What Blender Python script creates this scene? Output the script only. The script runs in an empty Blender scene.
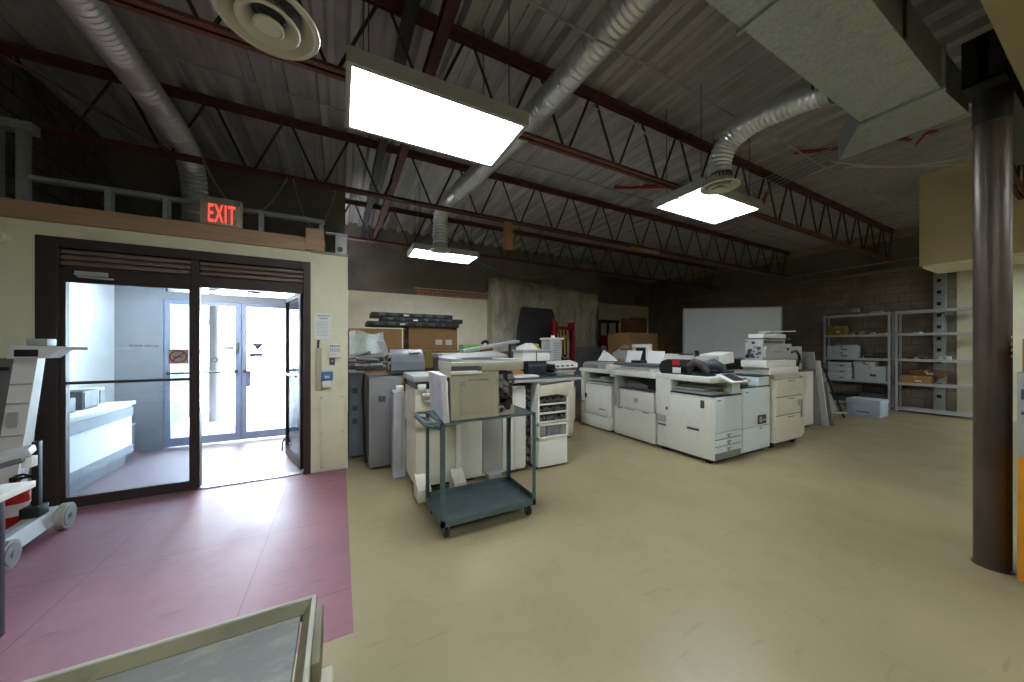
import bpy, bmesh, math, random
from mathutils import Vector, Matrix
from math import pi, sin, cos, tan, radians
R = random.Random(7)
SC = bpy.context.scene
COL = SC.collection
OFF = {}

# ------------------------------------------------------------------ materials
def lin(c):
    return tuple(((v/255)/12.92 if v/255 <= .04045 else ((v/255+.055)/1.055)**2.4) for v in c)
MATS = {}
def mat(name, rgb, rough=.5, metal=0, var=.12, scale=6, bump=0, bscale=60, spec=.5, dirt=None, dscale=3, damt=.35, stretch=None):
    if name in MATS: return MATS[name]
    m = bpy.data.materials.new(name); m.use_nodes = True
    n = m.node_tree.nodes; l = m.node_tree.links
    b = n['Principled BSDF']
    b.inputs['Roughness'].default_value = rough; b.inputs['Metallic'].default_value = metal
    b.inputs['Specular IOR Level'].default_value = spec
    tc = n.new('ShaderNodeTexCoord'); mp = n.new('ShaderNodeMapping')
    if stretch: mp.inputs['Scale'].default_value = stretch
    l.new(tc.outputs['Object'], mp.inputs['Vector'])
    nz = n.new('ShaderNodeTexNoise'); nz.inputs['Scale'].default_value = scale; nz.inputs['Detail'].default_value = 6
    l.new(mp.outputs['Vector'], nz.inputs['Vector'])
    cr = n.new('ShaderNodeValToRGB'); c = lin(rgb)
    cr.color_ramp.elements[0].position = .3; cr.color_ramp.elements[1].position = .7
    cr.color_ramp.elements[0].color = tuple(v*(1-var) for v in c)+(1,)
    cr.color_ramp.elements[1].color = tuple(min(1, v*(1+var)) for v in c)+(1,)
    l.new(nz.outputs['Fac'], cr.inputs['Fac'])
    out = cr.outputs['Color']
    if dirt:
        n2 = n.new('ShaderNodeTexNoise'); n2.inputs['Scale'].default_value = dscale; n2.inputs['Detail'].default_value = 8; n2.inputs['Roughness'].default_value = .7
        l.new(mp.outputs['Vector'], n2.inputs['Vector'])
        r2 = n.new('ShaderNodeValToRGB'); r2.color_ramp.elements[0].position = .5; r2.color_ramp.elements[1].position = .72
        r2.color_ramp.elements[0].color = (0, 0, 0, 1); r2.color_ramp.elements[1].color = (damt, damt, damt, 1)
        l.new(n2.outputs['Fac'], r2.inputs['Fac'])
        mx = n.new('ShaderNodeMixRGB'); l.new(r2.outputs['Color'], mx.inputs['Fac']); l.new(out, mx.inputs['Color1'])
        mx.inputs['Color2'].default_value = lin(dirt)+(1,); out = mx.outputs['Color']
    l.new(out, b.inputs['Base Color'])
    if bump:
        nb = n.new('ShaderNodeTexNoise'); nb.inputs['Scale'].default_value = bscale; nb.inputs['Detail'].default_value = 5
        l.new(mp.outputs['Vector'], nb.inputs['Vector'])
        bp = n.new('ShaderNodeBump'); bp.inputs['Strength'].default_value = bump; bp.inputs['Distance'].default_value = .02
        l.new(nb.outputs['Fac'], bp.inputs['Height']); l.new(bp.outputs['Normal'], b.inputs['Normal'])
    MATS[name] = m; return m
def emis(name, rgb, s):
    m = bpy.data.materials.new(name); m.use_nodes = True
    b = m.node_tree.nodes['Principled BSDF']; c = lin(rgb)
    b.inputs['Base Color'].default_value = c+(1,); b.inputs['Emission Color'].default_value = c+(1,); b.inputs['Emission Strength'].default_value = s
    return m
def glass(name, tint=(225, 235, 238), refl=.9):
    m = bpy.data.materials.new(name); m.use_nodes = True
    n = m.node_tree.nodes; l = m.node_tree.links
    n.remove(n['Principled BSDF']); o = n['Material Output']
    t = n.new('ShaderNodeBsdfTransparent'); t.inputs['Color'].default_value = lin(tint)+(1,)
    g = n.new('ShaderNodeBsdfGlossy'); g.inputs['Roughness'].default_value = .02
    f = n.new('ShaderNodeFresnel'); f.inputs['IOR'].default_value = 1.45
    k = n.new('ShaderNodeMath'); k.operation = 'MULTIPLY'; k.inputs[1].default_value = refl
    x = n.new('ShaderNodeMixShader')
    l.new(f.outputs[0], k.inputs[0]); l.new(k.outputs[0], x.inputs[0]); l.new(t.outputs[0], x.inputs[1]); l.new(g.outputs[0], x.inputs[2]); l.new(x.outputs[0], o.inputs[0])
    return m
def floor_mat(name, rgb, rough, dark, tile, seam=.25, var=.12):
    m = mat(name, rgb, rough, var=var, scale=1.3, dirt=dark, dscale=4.5, damt=.22, bump=.05, bscale=9)
    n = m.node_tree.nodes; l = m.node_tree.links; b = n['Principled BSDF']
    src = b.inputs['Base Color'].links[0].from_socket
    tc = n.new('ShaderNodeTexCoord')
    br = n.new('ShaderNodeTexBrick'); br.offset = 0; br.inputs['Scale'].default_value = 1
    br.inputs['Brick Width'].default_value = tile; br.inputs['Row Height'].default_value = tile
    br.inputs['Mortar Size'].default_value = .004; br.inputs['Mortar Smooth'].default_value = .3
    br.inputs['Color1'].default_value = (0, 0, 0, 1); br.inputs['Color2'].default_value = (0, 0, 0, 1); br.inputs['Mortar'].default_value = (1, 1, 1, 1)
    l.new(tc.outputs['Object'], br.inputs['Vector'])
    k = n.new('ShaderNodeMath'); k.operation = 'MULTIPLY'; k.inputs[1].default_value = seam
    l.new(br.outputs['Fac'], k.inputs[0])
    mx = n.new('ShaderNodeMixRGB'); l.new(k.outputs[0], mx.inputs['Fac']); l.new(src, mx.inputs['Color1']); mx.inputs['Color2'].default_value = lin(dark)+(1,)
    # scuffs: stretched thin marks
    mp = n.new('ShaderNodeMapping'); mp.inputs['Rotation'].default_value = (0, 0, .7); mp.inputs['Scale'].default_value = (3, 22, 1)
    l.new(tc.outputs['Object'], mp.inputs['Vector'])
    nz = n.new('ShaderNodeTexNoise'); nz.inputs['Scale'].default_value = 1.1; nz.inputs['Detail'].default_value = 5
    l.new(mp.outputs['Vector'], nz.inputs['Vector'])
    r = n.new('ShaderNodeValToRGB'); r.color_ramp.elements[0].position = .64; r.color_ramp.elements[1].position = .74
    r.color_ramp.elements[1].color = (.4, .4, .4, 1)
    l.new(nz.outputs['Fac'], r.inputs['Fac'])
    m2 = n.new('ShaderNodeMixRGB'); l.new(r.outputs['Color'], m2.inputs['Fac']); l.new(mx.outputs['Color'], m2.inputs['Color1']); m2.inputs['Color2'].default_value = lin(dark)+(1,)
    l.new(m2.outputs['Color'], b.inputs['Base Color'])
    # broken sheen
    rr = n.new('ShaderNodeMapRange'); rr.inputs['To Min'].default_value = max(.05, rough-.12); rr.inputs['To Max'].default_value = rough+.14
    n3 = n.new('ShaderNodeTexNoise'); n3.inputs['Scale'].default_value = 2.2; n3.inputs['Detail'].default_value = 7
    l.new(tc.outputs['Object'], n3.inputs['Vector']); l.new(n3.outputs['Fac'], rr.inputs['Value']); l.new(rr.outputs[0], b.inputs['Roughness'])
    return m
def block_mat(name, rgb, mortar, bw=.4, rh=.2, rough=.9, axis='x', msize=.012):
    m = mat(name, rgb, rough, var=.25, scale=3, bump=.5, bscale=30, dirt=mortar, dscale=2, damt=.6)
    n = m.node_tree.nodes; l = m.node_tree.links; b = n['Principled BSDF']
    src = b.inputs['Base Color'].links[0].from_socket
    tc = n.new('ShaderNodeTexCoord'); mp = n.new('ShaderNodeMapping')
    mp.inputs['Rotation'].default_value = (radians(-90), 0, 0) if axis == 'x' else (radians(-90), 0, radians(-90))
    sep = n.new('ShaderNodeSeparateXYZ'); cmb = n.new('ShaderNodeCombineXYZ')
    l.new(tc.outputs['Object'], sep.inputs[0]); l.new(sep.outputs['X' if axis == 'x' else 'Y'], cmb.inputs['X']); l.new(sep.outputs['Z'], cmb.inputs['Y'])
    br = n.new('ShaderNodeTexBrick'); br.inputs['Scale'].default_value = 1
    br.inputs['Brick Width'].default_value = bw; br.inputs['Row Height'].default_value = rh; br.inputs['Mortar Size'].default_value = msize
    l.new(cmb.outputs[0], br.inputs['Vector'])
    mx = n.new('ShaderNodeMixRGB'); l.new(br.outputs['Fac'], mx.inputs['Fac']); l.new(src, mx.inputs['Color1']); mx.inputs['Color2'].default_value = lin(mortar)+(1,)
    l.new(mx.outputs['Color'], b.inputs['Base Color'])
    return m

cream = mat('cream_plastic', (208, 204, 186), .45, var=.04, dirt=(150, 140, 118), dscale=5, damt=.22)
white = mat('white_plastic', (224, 224, 217), .4, var=.03, dirt=(160, 155, 140), dscale=6, damt=.2)
cool = mat('pale_blue_plastic', (212, 225, 228), .4, var=.03, dirt=(150, 155, 150), dscale=6, damt=.2)
beige = mat('beige_plastic', (176, 172, 152), .5, var=.05, dirt=(130, 122, 100), dscale=4, damt=.25)
grey = mat('grey_plastic', (128, 128, 128), .5, var=.06)
lgrey = mat('light_grey_plastic', (165, 166, 164), .5, var=.06)
dgrey = mat('dark_grey_plastic', (74, 76, 80), .5, var=.1)
black = mat('black_plastic', (28, 28, 30), .45, var=.15)
navy = mat('navy_plastic', (30, 34, 46), .4, var=.15)
tealdark = mat('dark_teal_glass', (40, 56, 62), .2, var=.15)
rubber = mat('rubber', (38, 37, 36), .8)
steel = mat('steel', (150, 152, 154), .35, 1, var=.1)
galv = mat('galvanised_steel', (168, 176, 176), .45, .4, var=.14, scale=42, dirt=(116, 124, 126), dscale=9, damt=.5)
foil = mat('duct_foil', (222, 225, 230), .32, .6, var=.08, scale=14, bump=.12, bscale=40)
redsteel = mat('red_oxide_steel', (88, 50, 50), .65, var=.2, scale=9, dirt=(60, 40, 38), dscale=5, damt=.5)
orangesteel = mat('rust_steel', (112, 66, 54), .65, var=.25, scale=9)
darksteel = mat('dark_steel', (46, 42, 42), .6, var=.2)
blacksteel = mat('black_steel', (24, 23, 22), .55, var=.2)
rustpipe = mat('rusty_pipe', (86, 76, 66), .38, .45, var=.3, scale=5, dirt=(66, 40, 26), dscale=3.2, damt=.8, bump=.15, bscale=40, stretch=(1, 1, .35))
deckm = mat('roof_deck', (172, 170, 170), .5, .15, var=.12, scale=3, dirt=(112, 106, 98), dscale=1.5, damt=.5)
bronze = mat('bronze_frame', (62, 54, 50), .42, .3, var=.1)
slatm = mat('brown_slat', (112, 96, 86), .5, var=.08)
wallcream = mat('wall_cream', (218, 215, 184), .7, var=.05, scale=2, dirt=(160, 150, 120), dscale=2.5, damt=.25)
wallwhite = mat('wall_white', (246, 239, 216), .75, var=.04, dirt=(180, 172, 150), dscale=2, damt=.2)
vestwhite = mat('vestibule_white', (242, 245, 246), .6, var=.03)
vestgrey = mat('vestibule_grey', (140, 143, 150), .6, var=.05)
tanwood = mat('tan_board', (172, 144, 110), .6, var=.12, scale=4, dirt=(140, 106, 70), dscale=3, damt=.4, stretch=(.4, 3, 6))
wood = mat('raw_wood', (170, 128, 82), .7, var=.2, scale=5, stretch=(4, 4, .6))
tandry = mat('tan_drywall', (208, 194, 152), .8, var=.06, scale=2)
upper = mat('dark_parged_wall', (122, 116, 109), .9, var=.2, scale=1.6, dirt=(60, 56, 52), dscale=1.2, damt=.6, bump=.3, bscale=20)
blockl = block_mat('block_wall_left', (104, 100, 96), (74, 70, 68), axis='y')
blockr = block_mat('block_wall_right', (138, 128, 116), (120, 111, 101), axis='y')
concrete = mat('rough_concrete', (196, 189, 170), .9, var=.28, scale=3, dirt=(96, 92, 82), dscale=2.2, damt=.7, bump=1, bscale=14, stretch=(1, 1, .45))
brickm = block_mat('red_brick', (158, 100, 76), (170, 150, 130), bw=.22, rh=.075, msize=.008)
card = mat('cardboard', (164, 126, 84), .8, var=.1, scale=4)
carddark = mat('brown_cardboard', (112, 80, 50), .8, var=.12, scale=4)
tape = mat('packing_tape', (182, 152, 108), .35, var=.05)
paper = mat('paper', (226, 226, 222), .7, var=.02)
ink = mat('ink', (70, 70, 74), .7, var=.05)
redm = mat('red_plastic', (190, 34, 30), .4, var=.08)
redpaint = mat('red_paint', (146, 26, 30), .5, var=.2)
yellowm = mat('yellow_plastic', (196, 168, 84), .5, var=.1)
greenm = mat('green_plastic', (96, 150, 66), .5, var=.1)
bluem = mat('blue_plastic', (66, 108, 156), .4, var=.08)
cartgreen = mat('cart_paint', (84, 103, 106), .5, .1, var=.16, scale=7, dirt=(44, 58, 58), dscale=4, damt=.5)
bag = mat('cloudy_plastic_bag', (188, 196, 194), .3, var=.12, scale=9, bump=.8, bscale=18)
traygrey = mat('tray_grey', (112, 114, 110), .5, var=.1, scale=3, dirt=(186, 182, 164), dscale=7, damt=.35, stretch=(1, 2.5, 1))
trayolive = mat('tray_olive', (104, 100, 76), .6, var=.2, dirt=(70, 66, 44), dscale=10, damt=.6)
traylip = mat('tray_lip', (158, 154, 136), .55, var=.1, dirt=(110, 104, 80), dscale=8, damt=.5)
boardwhite = mat('whiteboard_face', (206, 210, 216), .25, var=.02)
shelfpaint = mat('shelf_enamel', (186, 188, 190), .4, .1, var=.05)
boxwhite = mat('pale_carton', (190, 198, 208), .7, var=.04)
boxlid = mat('pale_carton_lid', (206, 210, 214), .7, var=.04)
kraft = mat('kraft_box', (146, 122, 66), .75, var=.1)
orangem = mat('orange_enamel', (206, 136, 36), .45, var=.08)
insul = mat('yellow_insulation', (156, 144, 112), .9, var=.15)
diffw = mat('diffuser_enamel', (206, 206, 186), .45, var=.04)
wirewhite = mat('white_cable', (190, 192, 196), .5)
wiregrey = mat('grey_conduit', (150, 152, 156), .4, .5)
exitbody = mat('exit_housing', (178, 174, 154), .5, var=.06)
hanger = mat('hanger_steel', (70, 68, 66), .5, .5)
exitred = emis('exit_red', (255, 82, 66), 1.3)
LAMP = emis('lamp_diffuser', (240, 248, 255), 29)
gl = glass('door_glass', (228, 236, 240), .9)
gl2 = glass('outer_glass', (238, 242, 245), .8)
floory = floor_mat('yellow_linoleum', (151, 140, 106), .38, (112, 98, 66), 3.6, seam=.25, var=.06)
floorp = floor_mat('red_linoleum', (141, 96, 106), .47, (84, 44, 54), .93, seam=.5, var=.1)
floorv = floor_mat('vestibule_linoleum', (130, 114, 122), .5, (120, 106, 112), 1.3, seam=.3)
for f_ in (floorp, floorv): f_.node_tree.nodes['Principled BSDF'].inputs['Specular IOR Level'].default_value = .32
asphalt = mat('pavement', (200, 198, 194), .9, var=.06)

# ------------------------------------------------------------------ mesh builder
class MB:
    def __init__(s): s.bm = bmesh.new(); s.mi = 0; s.xf = None
    def _fin(s, vs, fs):
        if s.xf is not None:
            for v in vs: v.co = s.xf @ v.co
        for f in fs: f.material_index = s.mi
    def box(s, x0, x1, y0, y1, z0, z1, b=0, rot=None):
        x0, x1 = sorted((x0, x1)); y0, y1 = sorted((y0, y1)); z0, z1 = sorted((z0, z1))
        r = bmesh.ops.create_cube(s.bm, size=1); vs = r['verts']
        c = Vector(((x0+x1)/2, (y0+y1)/2, (z0+z1)/2)); d = (x1-x0, y1-y0, z1-z0)
        for v in vs:
            v.co = Vector((v.co.x*d[0], v.co.y*d[1], v.co.z*d[2]))
            if rot is not None: v.co = rot @ v.co
            v.co += c
        fs = list({f for v in vs for f in v.link_faces})
        if b:
            es = list({e for v in vs for e in v.link_edges})
            q = bmesh.ops.bevel(s.bm, geom=es, offset=min(b, min(d)*.45), segments=2, affect='EDGES', profile=.6)
            fs = [f for f in q['faces']]; seen = set(fs)
            st = list(fs)
            while st:
                f = st.pop()
                for e in f.edges:
                    for g in e.link_faces:
                        if g not in seen: seen.add(g); st.append(g)
            fs = list(seen); vs = list({v for f in fs for v in f.verts})
        s._fin(vs, fs); return s
    def cyl(s, p, q, r, seg=14, r2=None, cap=True):
        p = Vector(p); q = Vector(q); d = q-p
        res = bmesh.ops.create_cone(s.bm, cap_ends=cap, segments=seg, radius1=r, radius2=r if r2 is None else r2, depth=d.length)
        m = Matrix.Translation((p+q)/2) @ d.to_track_quat('Z', 'Y').to_matrix().to_4x4()
        vs = res['verts']
        for v in vs: v.co = m @ v.co
        s._fin(vs, {f for v in vs for f in v.link_faces}); return s
    def tube(s, pts, r, seg=8, cap=True):
        pts = [Vector(p) for p in pts]; rings = []; up = None
        rs = r if isinstance(r, (list, tuple)) else [r]*len(pts)
        for i, p in enumerate(pts):
            t = (pts[min(i+1, len(pts)-1)]-pts[max(i-1, 0)]).normalized()
            if up is None:
                up = Vector((0, 0, 1)) if abs(t.z) < .9 else Vector((1, 0, 0))
            u = (up - t*up.dot(t)).normalized(); w = t.cross(u); up = u
            rings.append([s.bm.verts.new(p+(u*cos(2*pi*k/seg)+w*sin(2*pi*k/seg))*rs[i]) for k in range(seg)])
        fs = []
        for a, b in zip(rings, rings[1:]):
            for k in range(seg): fs.append(s.bm.faces.new((a[k], a[(k+1) % seg], b[(k+1) % seg], b[k])))
        if cap: fs += [s.bm.faces.new(rings[0][::-1]), s.bm.faces.new(rings[-1])]
        s._fin([v for g in rings for v in g], fs); return s
    def prism(s, pts, ax, a, b):
        def P(u, v, w): return {'x': (w, u, v), 'y': (u, w, v), 'z': (u, v, w)}[ax]
        A = [s.bm.verts.new(P(u, v, a)) for u, v in pts]; B = [s.bm.verts.new(P(u, v, b)) for u, v in pts]
        fs = [s.bm.faces.new(A), s.bm.faces.new(B[::-1])]; n = len(pts)
        for k in range(n): fs.append(s.bm.faces.new((A[k], B[k], B[(k+1) % n], A[(k+1) % n])))
        s._fin(A+B, fs); return s
    def lathe(s, prof, c, seg=32, arc=2*pi):
        rings = []; full = abs(arc-2*pi) < 1e-6; n = seg if full else seg+1
        for r, z in prof:
            rings.append([s.bm.verts.new((c[0]+max(r, 1e-4)*cos(arc*k/seg), c[1]+max(r, 1e-4)*sin(arc*k/seg), c[2]+z)) for k in range(n)])
        fs = []
        for a, b in zip(rings, rings[1:]):
            for k in range(seg): fs.append(s.bm.faces.new((a[k], a[(k+1) % n], b[(k+1) % n], b[k])))
        s._fin([v for g in rings for v in g], fs); return s
    def hexa(s, v8):
        V = [s.bm.verts.new(v) for v in v8]
        fs = [s.bm.faces.new([V[i] for i in q]) for q in ((0, 3, 2, 1), (4, 5, 6, 7), (0, 1, 5, 4), (1, 2, 6, 5), (2, 3, 7, 6), (3, 0, 4, 7))]
        s._fin(V, fs); return s
    def grid(s, nx, ny, fn, thick=0):
        V = [[s.bm.verts.new(fn(i/(nx-1), j/(ny-1))) for j in range(ny)] for i in range(nx)]
        fs = [s.bm.faces.new((V[i][j], V[i+1][j], V[i+1][j+1], V[i][j+1])) for i in range(nx-1) for j in range(ny-1)]
        s._fin([v for r in V for v in r], fs)
        if thick:
            bmesh.ops.recalc_face_normals(s.bm, faces=fs)
            g = bmesh.ops.solidify(s.bm, geom=fs, thickness=thick)
        return s
    def build(s, name, mats, parent=None, smooth=True):
        if not isinstance(mats, (list, tuple)): mats = [mats]
        bm = s.bm
        bmesh.ops.recalc_face_normals(bm, faces=bm.faces)
        if parent is not None: off = OFF[parent]
        else:
            xs = [v.co.x for v in bm.verts]; ys = [v.co.y for v in bm.verts]
            off = Vector(((min(xs)+max(xs))/2, (min(ys)+max(ys))/2, min(v.co.z for v in bm.verts)))
        for v in bm.verts: v.co -= off
        me = bpy.data.meshes.new(name); bm.to_mesh(me); bm.free()
        for m in mats: me.materials.append(m)
        if smooth:
            for p in me.polygons: p.use_smooth = True
            me.set_sharp_from_angle(angle=radians(35))
        o = bpy.data.objects.new(name, me); COL.objects.link(o)
        if parent is not None: o.parent = parent
        else: o.location = off
        OFF[o] = off
        return o
def tag(o, label, cat, group=None, kind=None):
    if label: o['label'] = label
    if cat: o['category'] = cat
    if group: o['group'] = group
    if kind: o['kind'] = kind
    return o
def thing(name, label, cat, loc, group=None):
    o = bpy.data.objects.new(name, None); o.empty_display_size = .1; COL.objects.link(o)
    o.location = loc; OFF[o] = Vector(loc); return tag(o, label, cat, group)
def struct(o): o['kind'] = 'structure'; return o
def bx(*a, **k): return MB().box(*a, **k)
def text(name, s, size, m, parent, loc, rot, depth=.002, align='CENTER', mirror=False, bold=0, space=1):
    cu = bpy.data.curves.new(name, 'FONT'); cu.body = s; cu.size = size; cu.extrude = depth; cu.offset = bold; cu.space_character = space; cu.align_x = align; cu.align_y = 'CENTER'
    t = bpy.data.objects.new(name, cu); COL.objects.link(t)
    bpy.context.view_layer.update()
    me = bpy.data.meshes.new_from_object(t.evaluated_get(bpy.context.evaluated_depsgraph_get()))
    bpy.data.objects.remove(t); me.name = name
    M = Matrix.Translation(Vector(loc)-OFF[parent]) @ rot.to_4x4() @ (Matrix.Scale(-1, 4, (1, 0, 0)) if mirror else Matrix())
    me.transform(M)
    if mirror: me.flip_normals()
    me.materials.clear(); me.materials.append(m)
    o = bpy.data.objects.new(name, me); COL.objects.link(o); o.parent = parent; OFF[o] = OFF[parent]; return o
FACE_CAM = Matrix.Rotation(radians(90), 3, 'X')          # text on a wall seen from -Y

# ------------------------------------------------------------------ camera
cam = bpy.data.cameras.new('camera'); co = bpy.data.objects.new('camera', cam); COL.objects.link(co)
co.location = (0, 0, 1.45); co.rotation_euler = (radians(90), 0, radians(-27.5))
cam.sensor_width = 36; cam.lens = 36*330/1024; cam.shift_y = -(341-347)/1024; cam.clip_start = .02; cam.clip_end = 200
SC.camera = co

# ------------------------------------------------------------------ setting
struct(bx(.06, 11.7, -5, 9.9, -.1, 0).build('floor', floory))
struct(bx(-2.9, .06, -5, 1.86, -.1, 0).build('floor', floory))
struct(bx(-2.9, .06, 1.86, 4.42, -.1, .0015).build('floor', floorp))
struct(bx(-2.9, .06, 4.42, 6.5, -.1, .003).build('floor', floorv))
struct(bx(-9, .06, 6.5, 30, -.12, -.01).build('ground', asphalt))
# corrugated metal roof deck, ribs along Y
def deck():
    m = MB(); pitch = .28; x = -3.0; prof = []
    while x < 11.9:
        prof += [(x, 4.17), (x+.07, 4.17), (x+.10, 4.24), (x+.155, 4.24), (x+.165, 4.225), (x+.175, 4.225), (x+.185, 4.24), (x+.25, 4.24)]
        x += pitch
    V = [[m.bm.verts.new((px, y, pz)) for px, pz in prof] for y in (-5.1, 9.9)]
    for k in range(len(prof)-1): m.bm.faces.new((V[0][k], V[0][k+1], V[1][k+1], V[1][k]))
    W = [m.bm.verts.new(v) for v in ((-3, -5.1, 4.34), (11.95, -5.1, 4.34), (11.95, 9.9, 4.34), (-3, 9.9, 4.34))]
    m.bm.faces.new(W)
    return m.build('ceiling', deckm, smooth=False)
struct(deck())
struct(bx(-3, -2.8, -5, 9.9, -.1, 4.3).build('wall_left', blockl))
struct(bx(-2.8, 11.6, -5.2, -5, -.1, 4.3).build('wall_rear', wallcream))
struct(bx(11.6, 11.8, -5.2, 1.85, -.1, 4.3).build('wall_right', wallcream))
struct(bx(11.6, 11.8, 1.85, 9.9, -.1, 3.28).build('wall_right', blockr))
struct(bx(11.66, 11.8, 1.85, 9.9, 3.28, 4.3).build('wall_right', upper))
m = MB(); m.box(11.52, 11.66, 2.2, 8.6, 3.2, 3.30, b=.01)
struct(m.build('trim_1', blockr))
struct(bx(11.45, 11.66, 2.4, 8, 4.0, 4.16).build('trim_2', insul))
# entrance wall with the opening for the storefront
m = MB()
m.box(-2.8, -2.33, 4.42, 4.56, 0, 2.54); m.box(-.3, .08, 4.42, 4.56, 0, 2.54); m.box(-2.33, -.3, 4.42, 4.56, 2.42, 2.54)
struct(m.build('wall_entrance', wallcream, smooth=False))
struct(bx(-.06, .08, 4.56, 8.2, 0, 2.54).build('wall_partition', wallcream))
struct(bx(-2.8, -.16, 4.405, 4.55, 2.545, 2.70, b=.004).build('trim_3', tanwood))
struct(bx(-.3, .085, 4.405, 4.43, 2.53, 2.555).build('trim_4', traylip))
struct(bx(-.36, -.3, 4.42, 4.60, 0, .10).build('baseboard_entrance', dgrey))
# vestibule shell
struct(bx(-2.8, -.06, 4.56, 6.5, 2.42, 2.47).build('ceiling', vestwhite))
struct(bx(-2.8, -2.7, 4.56, 6.5, 0, 2.42).build('wall_vestibule', vestwhite))
struct(bx(-.3, -.06, 4.6, 6.5, 0, 2.42).build('wall_vestibule', vestwhite))
struct(bx(-2.7, -2.27, 6.42, 6.5, 0, 2.42).build('wall_vestibule', vestgrey))
struct(bx(-2.8, .08, 6.5, 6.62, 2.40, 4.3).build('wall_outer', upper))
struct(bx(-2.8, -2.2, 6.5, 6.62, 0, 2.4).build('wall_outer', upper))
struct(bx(-.45, .08, 6.5, 6.62, 0, 2.4).build('wall_outer', upper))
# back wall and alcove
struct(bx(-2.8, 7.45, 8.2, 8.4, 2.72, 4.3).build('wall_back', upper))
struct(bx(.08, 3.62, 8.17, 8.4, 0, 2.715).build('wall_back', wallwhite))
struct(bx(3.62, 7.45, 8.2, 8.4, 0, 2.72).build('wall_back', upper))
struct(bx(7.45, 11.8, 9.75, 9.9, 0, 3.15).build('wall_alcove', wallwhite))
struct(bx(7.45, 11.8, 9.75, 9.9, 3.15, 4.3).build('wall_alcove', upper))
struct(bx(7.3, 7.45, 8.4, 9.9, 0, 4.3).build('wall_alcove', upper))
# brick strip over the white wall, with a white angle
struct(bx(1.62, 3.5, 8.1, 8.2, 2.725, 2.86).build('trim_5', brickm))
struct(bx(1.6, 3.5, 8.09, 8.17, 2.865, 2.885).build('trim_6', shelfpaint))
struct(bx(3.5, 3.6, 8.08, 8.2, 0, 2.95).build('trim_7', beige))
# rough concrete mass
def pillar_fn():
    m = MB(); rr = random.Random(3)
    nx, nz = 44, 26
    def f(u, v):
        x = 3.55+u*3.75; z = v*3.32
        e = min(u, 1-u)*3.75; t = (1-v)*3.32
        round_ = max(0, .22-e)**2*5+max(0, .22-t)**2*4
        groove = .05*(abs(((x-3.55)/.62) % 1-.5) < .07)*(v < .78)*(u > .27)
        lip = -.07 if v > .8 else 0
        return (x, 7.95+round_+groove+lip+rr.uniform(-.022, .022), z+(-.12*u if v > .9 else 0))
    m.grid(nx, nz, f)
    g = list(m.bm.faces)
    ex = bmesh.ops.extrude_face_region(m.bm, geom=g)
    for v in [q for q in ex['geom'] if isinstance(q, bmesh.types.BMVert)]: v.co.y = 8.2
    o = m.build('wall_pillar', concrete); return struct(o)
pillar_fn()
# tan bulkhead hanging on the right and the soffit over the column
struct(bx(8.2, 9.1, -1.5, 1.67, 2.74, 4.17).build('wall_bulkhead', tandry))
struct(bx(8.22, 9.08, -1.5, 1.64, 2.70, 2.74).build('trim_8', wallwhite))
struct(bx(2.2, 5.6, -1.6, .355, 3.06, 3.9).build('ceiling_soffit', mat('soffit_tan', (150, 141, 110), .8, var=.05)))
# perforated steel wall post by the shelves
m = MB(); m.box(11.46, 11.6, 1.98, 2.14, 0, 3.2, b=.005); m.mi = 1
for k in range(12): m.box(11.452, 11.462, 2.03, 2.09, .35+k*.25, .42+k*.25)
struct(m.build('trim_9', [galv, blacksteel]))
# round steel column with its dark girder
m = MB(); m.cyl((3.83, .47, 0), (3.83, .47, 3.2), .076, 28); m.cyl((3.83, .47, 0), (3.83, .47, .008), .084, 24)
colo = struct(m.build('column', rustpipe))
m = MB()
for z, w in ((1.50, .016), (1.46, .03), (1.42, .012), (1.38, .022)): m.box(3.795-w*.2, 3.795+w*.2, .39, .397, z, z+.022)
m.build('paint_mark', mat('yellow_marker', (170, 150, 70), .6), colo)
m = MB(); m.box(3.62, 5.6, .40, .56, 3.14, 3.16); m.box(3.62, 5.6, .46, .50, 3.16, 3.42); m.box(3.62, 5.6, .40, .56, 3.42, 3.44); m.box(3.62, 3.64, .40, .56, 3.14, 3.43); m.cyl((3.83, .47, 2.93), (3.83, .47, 3.14), .079, 28)
struct(m.build('beam', blacksteel))

# ------------------------------------------------------------------ steel joists, each an open-web truss
def joist(Y, x0, x1, phase, label, mid=None, pitch=.70, segs=(None,)):
    t = thing('roof_joist', label, 'joist', (x0, Y, 3.45), 'open-web roof joists')
    m = MB()
    for s in (-1, 1):
        m.box(x0, x1, Y+s*.012, Y+s*.06, 4.155, 4.165); m.box(x0, x1, Y+s*.012, Y+s*.02, 4.09, 4.165)
    m.build('top_chord', redsteel, t, smooth=False)
    m = MB()
    for s in (-1, 1):
        m.box(x0, x1, Y+s*.012, Y+s*.052, 3.45, 3.458); m.box(x0, x1, Y+s*.012, Y+s*.02, 3.45, 3.50)
    m.build('bottom_chord', mid or redsteel, t, smooth=False)
    pts = []; x = phase; up = True
    while x < x1-.1:
        if x > x0+.05:
            if up: pts += [(x-.045, Y, 4.10), (x, Y, 4.125), (x+.045, Y, 4.10)]
            else: pts += [(x-.04, Y, 3.50), (x, Y, 3.475), (x+.04, Y, 3.50)]
        x += pitch/2; up = not up
    MB().tube(pts, .013, 6).build('web', darksteel, t)
    return t
joist(-1.25, -2.78, 11.6, -2.6, 'open-web roof joist behind the camera over the tray cart')
joist(.75, 5.65, 11.6, 5.8, 'open-web roof joist running right from above the round column')
joist(2.74, -2.78, 11.6, -2.5, 'open-web roof joist crossing just above the largest ceiling light', orangesteel)
joist(4.73, -2.78, 11.6, -2.66, 'open-web roof joist directly over the top of the entrance wall')
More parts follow.
